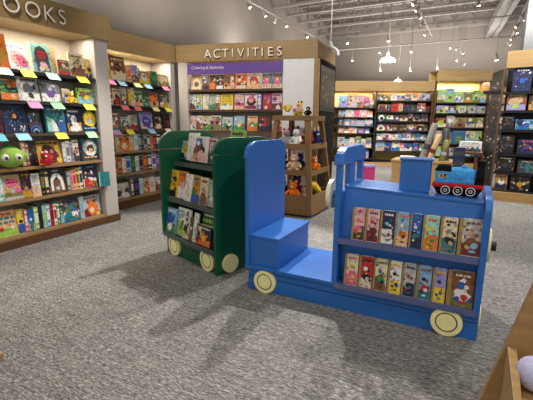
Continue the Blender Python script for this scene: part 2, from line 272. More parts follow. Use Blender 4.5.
# ---------------------------------------------------------------- mesh building
class MB:
    def __init__(s): s.v=[]; s.f=[]; s.m=[]; s.sm=[]; s.mats=[]
    def mi(s, k):
        if k not in s.mats: s.mats.append(k)
        return s.mats.index(k)
    def add(s, vs, fs, mat, smooth=False):
        o=len(s.v); s.v += [tuple(p) for p in vs]; i=s.mi(mat)
        for f in fs: s.f.append([o+q for q in f]); s.m.append(i); s.sm.append(smooth)
        return s
    def box(s, x0,x1,y0,y1,z0,z1, mat, top=None, front=None):
        vs=[(x0,y0,z0),(x1,y0,z0),(x1,y1,z0),(x0,y1,z0),(x0,y0,z1),(x1,y0,z1),(x1,y1,z1),(x0,y1,z1)]
        o=len(s.v); s.v += vs
        for k,f in enumerate([(3,2,1,0),(4,5,6,7),(0,1,5,4),(1,2,6,5),(2,3,7,6),(3,0,4,7)]):
            s.f.append([o+q for q in f]); s.sm.append(False)
            s.m.append(s.mi(top if (top and k==1) else front if (front and k==2) else mat))
        return s
    def prism(s, poly, ax, a0, a1, mat):
        """poly: (p,q) points in the two axes other than ax, in xyz order"""
        def P(p,q,a): return {0:(a,p,q),1:(p,a,q),2:(p,q,a)}[ax]
        n=len(poly); vs=[P(p,q,a0) for p,q in poly]+[P(p,q,a1) for p,q in poly]
        fs=[list(range(n))[::-1], list(range(n,2*n))]+[(i,(i+1)%n,n+(i+1)%n,n+i) for i in range(n)]
        return s.add(vs, fs, mat)
    def hexa(s, b, t, mat):
        """b, t: four bottom and four top corners"""
        return s.add(list(b)+list(t), [(3,2,1,0),(4,5,6,7),(0,1,5,4),(1,2,6,5),(2,3,7,6),(3,0,4,7)], mat)
    def cyl(s, c, ax, r, h, mat, n=28, r2=None, cap=None):
        r2 = r if r2 is None else r2
        def P(a,t,rr):
            p,q=rr*math.cos(t),rr*math.sin(t)
            d={0:(a,p,q),1:(p,a,q),2:(p,q,a)}[ax]; return (c[0]+d[0],c[1]+d[1],c[2]+d[2])
        vs=[P(0,2*PI*i/n,r) for i in range(n)]+[P(h,2*PI*i/n,r2) for i in range(n)]
        s.add(vs, [(i,(i+1)%n,n+(i+1)%n,n+i) for i in range(n)], mat, True)
        s.add(vs, [list(range(n))[::-1], list(range(n,2*n))], cap or mat)
        return s
    def ring(s, c, ax, r, tr, mat, n=28, k=8, flat=1):
        vs=[]
        for i in range(n):
            t=2*PI*i/n
            for j in range(k):
                u=2*PI*j/k; rr=r+tr*math.cos(u); a=tr*flat*math.sin(u); p,q=rr*math.cos(t),rr*math.sin(t)
                d={0:(a,p,q),1:(p,a,q),2:(p,q,a)}[ax]; vs.append((c[0]+d[0],c[1]+d[1],c[2]+d[2]))
        fs=[(i*k+j,((i+1)%n)*k+j,((i+1)%n)*k+(j+1)%k,i*k+(j+1)%k) for i in range(n) for j in range(k)]
        return s.add(vs, fs, mat, True)
    def ball(s, c, r, mat, n=16, m=10, rot=None):
        r = (r,r,r) if isinstance(r,(int,float)) else r
        q = Matrix.Rotation(rot[0],3,rot[1]) if rot else None
        vs=[]
        for j in range(m+1):
            ph=PI*j/m
            for i in range(n):
                t=2*PI*i/n; p=Vector((r[0]*math.sin(ph)*math.cos(t), r[1]*math.sin(ph)*math.sin(t), r[2]*math.cos(ph)))
                if q: p = q @ p
                vs.append((c[0]+p.x,c[1]+p.y,c[2]+p.z))
        fs=[(j*n+i,j*n+(i+1)%n,(j+1)*n+(i+1)%n,(j+1)*n+i) for j in range(m) for i in range(n)]
        return s.add(vs, fs, mat, True)
    def tube(s, pts, r, mat, n=8, radii=None):
        pts=[Vector(p) for p in pts]; vs=[]; N=len(pts)
        for i,p in enumerate(pts):
            d=(pts[min(i+1,N-1)]-pts[max(i-1,0)]).normalized()
            a=d.orthogonal().normalized() if i==0 else (a-d*a.dot(d)).normalized()
            b=d.cross(a); rr=radii[i] if radii else r
            vs += [tuple(p+(a*math.cos(2*PI*k/n)+b*math.sin(2*PI*k/n))*rr) for k in range(n)]
        fs=[(i*n+k,i*n+(k+1)%n,(i+1)*n+(k+1)%n,(i+1)*n+k) for i in range(N-1) for k in range(n)]
        s.add(vs, fs, mat, True)
        return s.add(vs, [list(range(n))[::-1], [len(vs)-n+k for k in range(n)]], mat)
    def build(s, name, parent=None, label=None, bevel=0):
        me=bpy.data.meshes.new(name); me.from_pydata(s.v,[],s.f); me.validate()
        for k in s.mats: me.materials.append(M(k))
        if len(me.polygons)==len(s.m):
            for p,i,q in zip(me.polygons,s.m,s.sm): p.material_index=i; p.use_smooth=q
        me.update()
        o=bpy.data.objects.new(name,me); C.objects.link(o)
        if parent is not None: o.parent=parent
        if label: o['label']=label
        if bevel:
            b=o.modifiers.new('bevel','BEVEL'); b.width=bevel; b.segments=2; b.limit_method='ANGLE'
        return o
def tag(o, label, cat, group=None):
    o['label']=label; o['category']=cat
    if group: o['group']=group
    return o
def thing(name, label, cat, loc=(0,0,0), rz=0, group=None, rx=0):
    o=bpy.data.objects.new(name,None); C.objects.link(o); o.empty_display_size=.1
    o.location=loc; o.rotation_euler=(rx,0,rz); return tag(o,label,cat,group)
def struct(name, mb):
    o=mb.build(name); o['kind']='structure'; return o
class Frame:
    def __init__(s,x,y,deg): s.x,s.y,s.a=x,y,R(deg)
    def at(s,u,v,z=0): return (s.x+u*math.cos(s.a)-v*math.sin(s.a), s.y+u*math.sin(s.a)+v*math.cos(s.a), z)
def text_mesh(ch, size, depth):
    cu=bpy.data.curves.new('letter','FONT'); cu.body=ch; cu.size=size; cu.extrude=depth/2; cu.align_x='CENTER'; cu.offset=-size*.006
    o=bpy.data.objects.new('letter',cu); C.objects.link(o)
    dg=bpy.context.evaluated_depsgraph_get(); me=bpy.data.meshes.new_from_object(o.evaluated_get(dg))
    bpy.data.objects.remove(o); me.materials.clear(); me.materials.append(M('letter face')); me.materials.append(M('letter side'))
    for p in me.polygons: p.material_index = 0 if p.normal.z>.9 else 1
    return me
def letter(ch, parent, u, v, z, size, depth=.014):
    o=bpy.data.objects.new('letter',text_mesh(ch,size,depth)); C.objects.link(o); o.parent=parent
    o.location=(u,v,z); o.rotation_euler=(PI/2,0,0)
    return o
ORD='zeroth first second third fourth fifth sixth seventh eighth ninth tenth eleventh twelfth thirteenth fourteenth fifteenth sixteenth'.split()
# ---------------------------------------------------------------- cover art: patches of flat print laid on a cover
def blob(rnd, cx, cy, rx, ry, n=10, j=.18, a0=0):
    out=[]
    for i in range(n):
        t=2*PI*i/n+a0; k=1+rnd.uniform(-j,j)
        out.append((min(.98,max(.02,cx+rx*k*math.cos(t))), min(.985,max(.015,cy+ry*k*math.sin(t)))))
    return out
def rect(a,b,c,d): return [(a,c),(b,c),(b,d),(a,d)]
def words(rnd, x0, x1, y, h, col, out):
    x=x0
    while x < x1-.05:
        w=rnd.uniform(.06,.2); out.append((rect(x,min(x+w,x1),y,y+h),col)); x+=w+.04
def art(rnd, style, c, asp):
    """asp = width/height. Returns patches (polygon in the unit square, colour), bottom to top."""
    P=[]; c=list(c)+[rnd.choice(['cream','brown','teal','mustard','charcoal','maroon','sky blue','olive','peach','navy']) for _ in range(2)] if style not in ('stripes','pig','owl') else c
    g=lambda i: c[1+i%(len(c)-1)] if len(c)>1 else c[0]
    if style not in ('stripes','pig','owl','plain','text','burst','dots'):
        P.append(([(.02,.02),(.98,.02),(.98,rnd.uniform(.15,.5)),(rnd.uniform(.3,.7),rnd.uniform(.2,.6)),(.02,rnd.uniform(.15,.5))],g(rnd.randrange(2,6))))
        for i in range(5): P.append((blob(rnd,rnd.uniform(.12,.88),rnd.uniform(.08,.8),rnd.uniform(.04,.13),rnd.uniform(.04,.13)*asp,8,.35),g(rnd.randrange(6))))
    B=lambda cx,cy,r,col,j=.1,n=12,ry=None: P.append((blob(rnd,cx,cy,r,(ry or r)*asp,n,j),col))
    if style=='scatter':
        P.append((rect(.02,.98,.02,rnd.uniform(.2,.45)),g(rnd.randrange(9))))
        for i in range(7): B(rnd.uniform(.15,.85),rnd.uniform(.12,.75),rnd.uniform(.1,.22),g(i),.3,8)
        words(rnd,.12,.88,.84,.07,g(1),P)
    elif style=='figure':
        P.append((blob(rnd,.5,.22,.34,.26,12,.15),g(0))); B(.5,.54,.22,g(1)); B(.42,.57,.04,g(2)); B(.58,.57,.04,g(2)); B(.25,.3,.1,g(2)); words(rnd,.14,.86,.82,.08,g(0),P)
    elif style=='face':
        B(.5,.45,.36,g(0),.1,16); B(.5,.36,.24,g(1)); B(.4,.5,.05,g(2)); B(.6,.5,.05,g(2)); words(rnd,.1,.9,.84,.09,g(1),P)
    elif style=='pig':
        words(rnd,.08,.95,.82,.07,'purple',P); B(.52,.42,.4,'pale pink',.08,16,.36); B(.66,.34,.26,'pink',.08,14); B(.36,.5,.035,'black'); B(.5,.52,.035,'black'); B(.72,.3,.05,'maroon')
    elif style=='arch':
        P.append(([(.14,.03),(.86,.03),(.86,.62),(.76,.82),(.5,.92),(.24,.82),(.14,.62)],'charcoal'))
        P.append((rect(.28,.72,.55,.62),'red')); P.append((rect(.26,.74,.65,.72),'red')); P.append((rect(.32,.68,.46,.52),'red'))
        B(.5,.24,.2,'pale pink',.15); B(.36,.12,.12,'cream'); B(.66,.12,.12,'tan')
    elif style=='archw':
        P.append(([(.12,.1),(.26,.1),(.3,.5),(.5,.68),(.7,.5),(.74,.1),(.9,.1),(.88,.55),(.68,.78),(.5,.82),(.3,.78),(.14,.55)],'white'))
        B(.52,.4,.16,'brown',.15,12,.24); B(.5,.2,.12,'mint'); words(rnd,.3,.7,.88,.05,'white',P)
    elif style=='burst':
        for i in range(16):
            t=2*PI*i/16; P.append(([(.45+.06*math.cos(t-.3),.55+.06*math.sin(t-.3)),(.45+.5*math.cos(t)*rnd.uniform(.7,1),.55+.42*math.sin(t)*rnd.uniform(.7,1)),(.45+.06*math.cos(t+.3),.55+.06*math.sin(t+.3))],('sky blue','blue')[i%2]))
        P[:]=[([(min(.98,max(.02,x)),min(.98,max(.02,y))) for x,y in p],k) for p,k in P]
        B(.45,.57,.22,'black',.06,16,.2); B(.48,.58,.1,'orange'); B(.5,.56,.05,'white')
        for i in range(14): B(rnd.uniform(.2,.85),rnd.uniform(.08,.3),.03,'white',.2,6)
    elif style=='wave':
        P.append(([(.05,.03),(.5,.03),(.42,.3),(.3,.5),(.05,.62)],'mint')); P.append(([(.3,.03),(.6,.03),(.5,.34),(.3,.52)],'white')); P.append((rect(.62,.97,.03,.42),'blue')); words(rnd,.14,.86,.85,.05,'cream',P); B(.62,.72,.05,'sky blue')
    elif style=='disc':
        B(.5,.58,.4,g(0),.03,20); B(.5,.55,.22,g(1),.25); B(.52,.46,.12,g(2),.2); words(rnd,.1,.9,.12,.06,g(2),P)
    elif style=='owl':
        P.append((blob(rnd,.5,.32,.36,.34,14,.1),'maroon')); B(.5,.5,.3,'dark brown',.12,14); B(.38,.52,.12,'red'); B(.62,.52,.12,'red'); B(.38,.53,.06,'white'); B(.62,.53,.06,'white'); B(.38,.53,.025,'black'); B(.62,.53,.025,'black'); B(.5,.34,.16,'red',.2); B(.86,.16,.1,'yellow'); words(rnd,.1,.9,.86,.07,'dark brown',P)
    elif style=='pink':
        P.append(([(.02,.02),(.98,.02),(.98,.3),(.6,.24),(.3,.34),(.02,.26)],'olive')); P.append((rect(.02,.98,.02,.14),'light grey')); B(.48,.68,.36,'pink',.1,14,.22); words(rnd,.2,.8,.66,.06,'maroon',P)
    elif style=='dress':
        P.append(([(.05,.03),(.7,.03),(.55,.3),(.3,.5),(.12,.4)],'red')); P.append(([(.3,.2),(.9,.05),(.95,.25),(.6,.3)],'orange')); B(.25,.68,.12,'maroon'); B(.27,.66,.07,'peach'); B(.78,.5,.14,'dark brown'); words(rnd,.4,.9,.88,.05,'sky blue',P)
    elif style=='tiger':
        B(.5,.34,.32,'orange',.15,14); B(.52,.6,.2,'orange',.15); B(.46,.3,.14,'cream'); B(.3,.7,.09,'brown'); B(.68,.7,.09,'brown'); B(.8,.12,.1,'yellow'); words(rnd,.12,.9,.86,.07,g(1),P)
    elif style=='text':
        P.append((rect(.02,.98,.02,.3),g(2))); words(rnd,.1,.9,.66,.1,g(0),P); words(rnd,.1,.9,.5,.1,g(0),P); words(rnd,.16,.84,.84,.06,g(1),P)
        for i in range(4): B(.18+.21*i,.32,.08,g(i),.2)
    elif style=='base':
        P.append((rect(.03,.97,.03,.4),g(0))); B(.5,.5,.26,g(1),.2,12); B(.5,.62,.1,g(2),.2); words(rnd,.12,.88,.84,.08,g(2),P)
    elif style=='scene':
        P.append((rect(.02,.98,.02,.34),g(1))); B(.4,.55,.28,g(0),.25,14,.26); B(.7,.6,.12,g(0),.2); B(.5,.24,.16,g(2),.2); words(rnd,.12,.88,.86,.07,g(2),P)
    elif style=='map':
        for i in range(8): B(rnd.uniform(.15,.85),rnd.uniform(.12,.7),.14,('yellow','brown','sky blue','lime','cream')[i%5],.3,9)
        P.append((rect(.03,.97,.76,.95),'green')); words(rnd,.12,.88,.81,.08,'yellow',P)
    elif style=='arcs':
        for i,k in enumerate(('blue','black','sky blue','black')): P.append((blob(rnd,.5,.02,.48-.11*i,.3-.07*i,18,0),k))
    elif style=='stripes':
        P.append((rect(.1,.9,.3,.72),g(0))); P.append((rect(.1,.9,.84,.92),g(0))); P.append((rect(.2,.8,.08,.16),g(0)))
    elif style=='princess':
        P.append((blob(rnd,.5,.5,.34,.32,14,.1),g(1))); B(.5,.6,.26,g(0),.12); B(.5,.55,.16,'peach'); P.append((rect(.03,.97,.03,.24),g(2))); words(rnd,.1,.9,.1,.08,g(1),P); words(rnd,.1,.9,.86,.08,g(2),P)
    elif style=='chick':
        P.append((rect(.03,.97,.03,.3),g(1))); B(.5,.42,.24,g(0),.1); B(.5,.34,.14,'white' ,.1); B(.42,.5,.03,'black'); B(.58,.5,.03,'black'); B(.16,.75,.1,'white'); words(rnd,.2,.9,.86,.07,g(2),P)
    elif style=='squarefig':
        P.append((rect(.3,.66,.6,.92),g(0))); B(.45,.74,.1,'white',.3,6); B(.42,.36,.3,g(1),.3,12); B(.7,.5,.14,'black',.3); B(.62,.24,.2,g(2),.2); B(.3,.2,.12,'tan')
    elif style=='star':
        pts=[(.55+(.34 if i%2==0 else .16)*math.cos(PI/2+.2+PI*i/5), .38+(.42 if i%2==0 else .2)*math.sin(PI/2+.2+PI*i/5)) for i in range(10)]
        P.append(([(x,max(.02,y)) for x,y in pts],'orange')); B(.56,.36,.12,'yellow',.1); words(rnd,.1,.9,.82,.08,'white',P)
    elif style=='dots':
        P[:]=[]
        for i in range(22): B(rnd.uniform(.08,.92),rnd.uniform(.06,.92),rnd.uniform(.02,.07),c[1+rnd.randrange(len(c)-1)],.25,8)
        B(.5,.45,.16,g(0),.3,10); words(rnd,.2,.8,.85,.06,g(2),P)
    elif style=='golden':
        # foil strip along the spine side, then a small picture
        B(.58,.36,.3,g(0),.2,14,.26); B(.5,.62,.15,g(1),.15); B(.66,.3,.14,g(2),.25); B(.72,.58,.09,g(0),.2); B(.4,.24,.1,g(1),.2); B(.6,.14,.16,g(2),.25,10,.06)
        words(rnd,.28,.9,.86,.06,g(0),P)
    elif style=='plain':
        words(rnd,.2,.8,.82,.06,g(0),P); P.append((blob(rnd,.55,.35,.28,.2,10,.2),g(0)))
    return P
def cover_mb(seed, w, h, t, cols, style, edge='page'):
    rnd=random.Random(seed); b=MB()
    b.box(0,w,0,t,0,h,cols[0],top=edge)
    for k,(poly,col) in enumerate(art(rnd,style,cols,w/h)):
        y=-.0004-.00025*k
        b.add([(x*w,y,z*h) for x,z in poly],[list(range(len(poly)))],col)
    return b
def book(F, u0, u1, z, h, cols, style, lean, yaw, dv, v0, t, label, group, seed, name='book', cat='book', parts=False):
    w=u1-u0; th=R(lean)
    x,y,zz=F.at(u0,v0+dv,z+t*math.sin(th)+.001)
    if parts:
        o=tag(MB().box(0,w,.003,t,0,h-.004,cols[0]).build(name),label,cat,group)
        rnd=random.Random(seed); b=MB().box(0,w,0,.003,0,h,cols[0])
        for k,(poly,col) in enumerate(art(rnd,style,cols,w/h)):
            b.add([(px*w,-.0004-.00025*k,pz*h) for px,pz in poly],[list(range(len(poly)))],col)
        b.build('front_cover',o)
        MB().box(.003,w-.001,.0035,t-.001,h-.0035,h-.0005,'page').build('page_block',o,'white page edges')
        if style=='golden': MB().box(-.001,w*.15,-.0012,t,.0,h,'gold foil').build('spine_strip',o,'gold foil spine strip')
    else:
        o=tag(cover_mb(seed,w,h,t,cols,style).build(name),label,cat,group)
    o.location=(x,y,zz); o.rotation_euler=(-th,0,F.a+R(yaw))
    return o
def shelf_books(F, rows, where, side, group, v0, t_face, t_spine=.17, parts=False, noun='book'):
    for sname,z,bk in rows:
        n=len(bk)
        for i,(u0,u1,h,cols,style,lean,yaw,dv) in enumerate(bk):
            k = n-i if side=='right' else i+1
            thin = style=='stripes'
            col = cols[0]+' and '+cols[1]
            lab = f"{col} {'thin ' if thin else ''}{noun}, {ORD[k]} from {side} on {sname} shelf {where}"
            t = t_spine if thin else t_face
            book(F,u0,u1-.003,z,h,cols,style,(7 if style=='golden' else 2 if thin else lean),yaw,dv,v0,t,lab,f'{noun}s on the {sname} shelf {where}',hash_(sname,where,i),parts=parts)
def hash_(*a):
    r=7
    for ch in str(a): r=(r*131+ord(ch))%1000003
    return r
# ---------------------------------------------------------------- the room
struct('floor', MB().box(-5.6,6,-4,16.2,-.1,0,'carpet'))
struct('wall_left', MB().box(-5.6,-5.45,-4,16.2,0,5.1,'wall paint'))
struct('wall_back', MB().box(-5.6,6,16.0,16.2,0,5.1,'wall paint'))
struct('ceiling', MB().box(-5.6,6,-4,16.2,4.95,5.1,'ceiling paint'))
struct('trim_1', MB().box(.72,1.35,9.3,9.9,0,4.95,'column paint'))
for i in range(10):
    y=6.9+i*.95
    j=thing('roof_joist',f'grey open web steel ceiling joist, {ORD[i+1]} from the front','joist',(0,y,4.4),0,'steel joists under the ceiling')
    MB().box(-5.4,6,-.05,.05,.46,.53,'joist paint').build('top_chord',j)
    MB().box(-5.4,6,-.05,.05,0,.06,'joist paint').build('bottom_chord',j)
    web=MB(); n=20
    for k in range(n):
        a=-5.4+k*.57
        web.tube([(a,0,.05),(a+.285,0,.47)],.018,'joist paint',6); web.tube([(a+.285,0,.47),(a+.57,0,.05)],.018,'joist paint',6)
    web.build('web',j)
bm=thing('ceiling_beam','pale grey double edged steel beam running back along the ceiling on the right','beam',(0,0,0))
a,b=Vector((.72,8.0,4.12)),Vector((.2,15.95,4.12))
for k,dx in enumerate((-.13,.09)):
    MB().hexa([(a.x+dx,a.y,4.05),(a.x+dx+.12,a.y,4.05),(b.x+dx+.12,b.y,4.05),(b.x+dx,b.y,4.05)],[(a.x+dx,a.y,4.3),(a.x+dx+.12,a.y,4.3),(b.x+dx+.12,b.y,4.3),(b.x+dx,b.y,4.3)],'pale steel').build('beam_flange',bm)
MB().hexa([(a.x-.02,a.y,4.12),(a.x+.1,a.y,4.12),(b.x+.1,b.y,4.12),(b.x-.02,b.y,4.12)],[(a.x-.02,a.y,4.4),(a.x+.1,a.y,4.4),(b.x+.1,b.y,4.4),(b.x-.02,b.y,4.4)],'joist paint').build('beam_web',bm)
# ---------------------------------------------------------------- wall bookcases on the left
SH=[1.655,1.374,1.075,.756,.448]
def bookcase(name,label,F,u0,u1,post,cards=(),D_=.42,left_post=False,zs=None,zb=.11):
    r=thing(name,label,'bookcase',F.at(0,0,0),F.a)
    pu=post
    MB().box(u0,u1,D_-.02,D_,0,2.33,'niche paint').build('back_panel',r)
    MB().box(pu,u1,-.005,D_-.02,.0,2.08,'post paint').build('side_post',r,'pale grey side post',.004)
    if left_post: MB().box(u0,u0+.12,-.005,D_-.02,0,2.08,'post paint').build('side_post',r,'pale grey side post',.004)
    hx=.04 if u1<4 else .01
    hd=MB().box(u0,u1+hx,-.03,.0,2.08,2.33,'wood panel'); hd.box(u0,u1+hx,0,D_-.02,2.08,2.1,'wood panel').box(u0,u1+hx,0,D_-.02,2.31,2.33,'wood panel').box(u1-.02+hx,u1+hx,0,D_-.02,2.1,2.31,'wood panel')
    hdr=hd.build('header',r,'wooden header board')
    uu=u0+.12 if left_post else u0
    MB().box(uu,pu+.05,-.02,D_-.02,0,zb-.025,'wood dark').build('base',r,'dark wood base board',.003)
    MB().box(uu,pu,-.02,D_-.02,zb-.024,zb,'shelf wood').build('shelf',r)
    MB().box(u1-.19,u1+.005,-.025,D_-.1,0,.085,'wood dark').build('post_base',r,'dark wood foot of the side post')
    cd=dict(cards)
    for nm,z in zip(('top','second','third','fourth','fifth'),zs or SH):
        upper = nm in ('top','second','third')
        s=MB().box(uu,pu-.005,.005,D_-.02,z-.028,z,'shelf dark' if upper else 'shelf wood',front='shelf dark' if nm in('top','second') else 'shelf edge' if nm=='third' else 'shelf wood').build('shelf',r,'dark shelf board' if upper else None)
        for u,c in cd.get(nm,()):
            k=CARD[c]
            q=MB().hexa([(u-.065,-.045,z-.062),(u+.06,-.045,z-.062),(u+.06,-.043,z-.062),(u-.065,-.043,z-.062)],[(u-.07,.012,z+.004),(u+.055,.012,z+.004),(u+.055,.014,z+.004),(u-.07,.014,z+.004)],k).build('shelf_card',s,c)
    return r,hdr
CARD={}
for nm,rgb in {'white card':(238,232,226),'yellow card':(238,226,60),'mint card':(176,232,216),'pink card':(240,150,196),'light green card':(160,232,164),'blue card':(110,200,214),'pale blue card':(156,212,236),'pale yellow card':(240,228,150),'coral card':(244,124,124),'lavender card':(206,160,216),'pale pink card':(244,204,200)}.items():
    noisy(nm,rgb,.5,.03); CARD[nm]=nm
F1=Frame(-3.75,0,90); F2=Frame(-4.18,0,90); FAc=Frame(-4.12,4.87,13)
r1,h1=bookcase('wall_bookcase','tall wall bookcase under the BOOKS sign with pale post at its right end',F1,.4,3.24,3.062,cards=D['cards1'])
for ch,u in zip('BOOKS',(2.0,2.19,2.378,2.537,2.67)): letter(ch,r1,u,-.055,2.13,.195)
r2,h2=bookcase('wall_bookcase','tall recessed wall bookcase between the BOOKS bay and the ACTIVITIES corner',F2,3.2,4.86,4.77,cards=D['cards2'],zs=(1.715,1.40,1.08,.785,.483),zb=.138)
shelf_books(F1,D['books'],'under BOOKS sign','right','',.035,.022)
shelf_books(F2,D['second'],'of recessed bay','left','',.035,.022)
tag(MB().box(0,.13,0,.012,0,.165,'teal').box(.0,.012,-.004,.0,0,.165,'mint').build('hanging_book'),'flat teal book standing at the shelf end in front of pale post','book').location=(-3.735,2.985,.452)
bpy.data.objects['hanging_book'].name='teal_book'; o=bpy.data.objects['teal_book']; o.rotation_euler=(R(-3),0,R(78))
# ACTIVITIES wall
ra=thing('display_wall','wide shelving wall with wooden header lettered ACTIVITIES','shelving',FAc.at(0,0,0),FAc.a)
MB().box(0,2.165,-.03,0,2.08,2.325,'wood panel').box(0,2.165,0,.95,2.08,2.1,'wood panel').box(0,2.165,0,.95,2.305,2.325,'wood panel').box(0,.03,0,.95,2.1,2.305,'wood panel').box(0,2.165,.93,.95,2.1,2.305,'wood panel').build('header',ra,'wooden header board')
MB().hexa([(2.135,-.0,2.1),(2.165,-.03,2.1),(2.32,.95,2.1),(2.13,.95,2.1)],[(2.135,-.0,2.305),(2.165,-.03,2.305),(2.32,.95,2.305),(2.13,.95,2.305)],'wood panel').build('header_return',ra,'wooden header end')
for ch,u in zip('ACTIVITIES',D['act_letters']): letter(ch,ra,u,-.055,2.122,.175)
MB().box(.0,1.68,.40,.42,0,2.08,'niche paint').build('back_panel',ra)
MB().box(.02,.17,-.02,.40,0,2.08,'post paint').build('side_post',ra,'pale grey side post')
MB().box(1.675,2.12,-.02,.95,0,2.08,'white panel').build('end_panel',ra,'plain white panel')
MB().box(2.12,2.165,-.03,0.0,0,2.08,'wood').build('corner_strip',ra,'light wood corner strip')
MB().box(.17,1.675,-.0,.02,1.90,2.055,'purple sign').build('banner',ra,'purple banner reading Coloring & Activities')
def word(txt, parent, u, v, z, size, rz=0, mat='letter face', name='lettering'):
    me=text_mesh(txt,size,.002); o=bpy.data.objects.new(name,me); C.objects.link(o); o.parent=parent
    me.materials[0]=M(mat); me.materials[1]=M(mat)
    o.location=(u,v,z); o.rotation_euler=(PI/2,0,rz); return o
word('Coloring & Activities',[c for c in ra.children if c.name.startswith('banner')][0],.5,-.003,1.975,.062)
for nm,z in zip(('top','second','third','fourth','fifth'),(1.675,1.374,1.06,.756,.448)):
    MB().box(.172,1.672,.0,.40,z-.03,z,'shelf wood',front='shelf edge').build('shelf',ra)
MB().box(.17,1.675,-.02,.40,0,.11,'wood dark').build('base',ra,'dark wood base board')
shelf_books(FAc,D['act'],'under ACTIVITIES sign','left','',.03,.02,.15)
cb=thing('chalkboard','tall dark chalkboard on the end of the ACTIVITIES wall beside the plush tower','chalkboard',FAc.at(2.15,0,0),FAc.a)
MB().hexa([(.02,.0,.1),(.04,0,.1),(.19,.93,.1),(.17,.93,.1)],[(.02,.0,2.07),(.04,0,2.07),(.19,.93,2.07),(.17,.93,2.07)],'chalkboard').build('board',cb)
MB().hexa([(.02,-.035,0),(.05,-.035,0),(.05,0,0),(.02,0,0)],[(.02,-.035,2.07),(.05,-.035,2.07),(.05,0,2.07),(.02,0,2.07)],'wood').build('frame',cb,'light wood edge')
MB().hexa([(.05,.08,1.36),(.056,.08,1.36),(.185,.86,1.36),(.178,.86,1.36)],[(.05,.08,2.0),(.056,.08,2.0),(.185,.86,2.0),(.178,.86,2.0)],'black').build('poster',cb,'dark poster with smudged pale drawing')
pm=MB()
rp=random.Random(5)
for i in range(26):
    u=rp.uniform(.15,.8); z=rp.uniform(1.42,1.95); s_=rp.uniform(.02,.05); k=(u-.08)/.78
    x=.058+k*.129
    pm.add([(x+.001,u,z),(x+.001+s_*.15,u+s_,z+.01),(x+.001+s_*.15,u+s_*.8,z+s_),(x+.001,u-.01,z+s_*.8)],[(0,1,2,3)],rp.choice(['grey','brown','light grey','olive','charcoal']))
pm.build('drawing',cb)
MB().hexa([(.0,.02,0),(.06,.02,0),(.2,.95,0),(.1,.95,0)],[(.0,.02,.1),(.06,.02,.1),(.2,.95,.1),(.1,.95,.1)],'black metal').build('foot',cb,'black foot')
# ---------------------------------------------------------------- green book car
FG=Frame(-1.668,2.346,-19)
def side_profile(d,top,notch,cut,lip):
    pts=[(0,notch)]
    n=7
    for i in range(n+1):
        t=PI/2*i/n; pts.append((-lip+cut*(1-math.cos(t)), notch+(top-notch)*math.sin(t)))
    for i in range(n+1):
        t=PI/2*(1-i/n); pts.append((d+lip-cut*(1-math.cos(t)), notch+(top-notch)*math.sin(t)))
    pts.append((d,notch)); return pts
def wheel(parent,c,ax,sgn,r=.084,t=.022,mat='wheel cream',ring=True):
    a=list(c); 
    w=MB().cyl(a,ax,r,sgn*t,mat,32)
    o=w.build('wheel',parent,bevel=.003)
    if ring:
        q=list(c); q[ax]+=sgn*t
        MB().ring(q,ax,r*.66,.0035,'wheel dark',32,6,.6).build('groove_ring',o,'dark ring')
    return o
gc=thing('book_car','green wooden train carriage bookshelf with yellow wheels, behind the blue engine','book display',FG.at(0,0,0),FG.a)
GL=.85; GD=.6; GT=1.08
MB().box(-GL+.03,-.03,.03,GD-.03,0,.1,'green paint').box(-GL+.035,-.035,.036,GD-.036,.1,.106,'black').box(-GL+.03,-.03,.03,GD-.03,.106,.165,'green paint').build('plinth',gc)
for u0,zb in ((-.03,0.0),(-GL,.165)):
    p=MB().box(u0,u0+.03,0,GD,zb,.95,'green paint'); p.prism(side_profile(GD,GT if u0>-.1 else 1.112,.957,.16,.012),0,u0-.003,u0+.033,'green paint')
    p.build('end_panel',gc,bevel=.003)
MB().box(-GL+.03,-.03,.31,.335,.165,1.06,'green paint').build('centre_board',gc)
for z,vf in ((.165,0),(.485,.055),(.805,.145)):
    s=MB().box(-GL+.03,-.03,vf,GD,z,z+.025,'green paint').build('shelf',gc)
    MB().box(-GL+.031,-.031,vf-.006,vf,z-.005,z+.036,'dark lip').build('shelf_lip',s,'glossy grey lip')
for u in (-.662,-.149): wheel(gc,(u,.028,.093),1,-1,.092)
for u in (-.662,-.149): wheel(gc,(u,GD-.028,.09),1,1)
wheel(gc,(0,.13,.083),0,1,.075,ring=False); wheel(gc,(0,.45,.083),0,1,.075,ring=False)
wheel(gc,(-GL+.03,.3,.083),0,-1,.075,ring=False)
for row_,vf in zip(D['green'],(.163,.073,.018)): shelf_books(FG,[row_],'of green car','left','',vf,.012,.012,noun='picture book')
book(FG,-.33,-.14,.853,.275,['lime','olive','mustard','charcoal'],'base',4,0,0,.40,.015,'yellow-green book peeking up from the far side of the green car','books on the far side of the green car',31)
# ---------------------------------------------------------------- blue engine
FB=Frame(-1.339,2.266,0)
be=thing('book_engine','blue wooden train engine bookshelf with bench seat, cab and yellow wheels','book display',FB.at(0,0,0),FB.a)
BP='blue paint'
MB().box(-.003,1.475,.02,.56,0,.1,BP).box(.002,1.47,.026,.554,.1,.106,'black').box(-.003,1.475,.02,.56,.106,.165,BP).build('plinth',be,bevel=.002)
MB().box(-.02,.65,-.005,.585,.166,.19,BP).build('platform',be,bevel=.003)
p=MB().prism([(0,.19),(0,.952),(-.016,.952)]+side_profile(.6,1.066,.967,.15,.016)[1:-1]+[(.616,.952),(.6,.952),(.6,.19)],0,-.018,.01,BP); p.build('seat_back',be,bevel=.004)
b=MB().box(.011,.235,.02,.585,.191,.395,BP).build('bench',be,bevel=.003)
MB().box(.011,.245,.012,.59,.396,.412,BP).build('bench_top',b,bevel=.003)
cp=MB()
cp.box(.628,.662,0,.56,.166,.775,BP)
for v0,v1 in ((0,.05),(.2,.33),(.49,.56)): cp.box(.628,.662,v0,v1,.775,.95,BP)
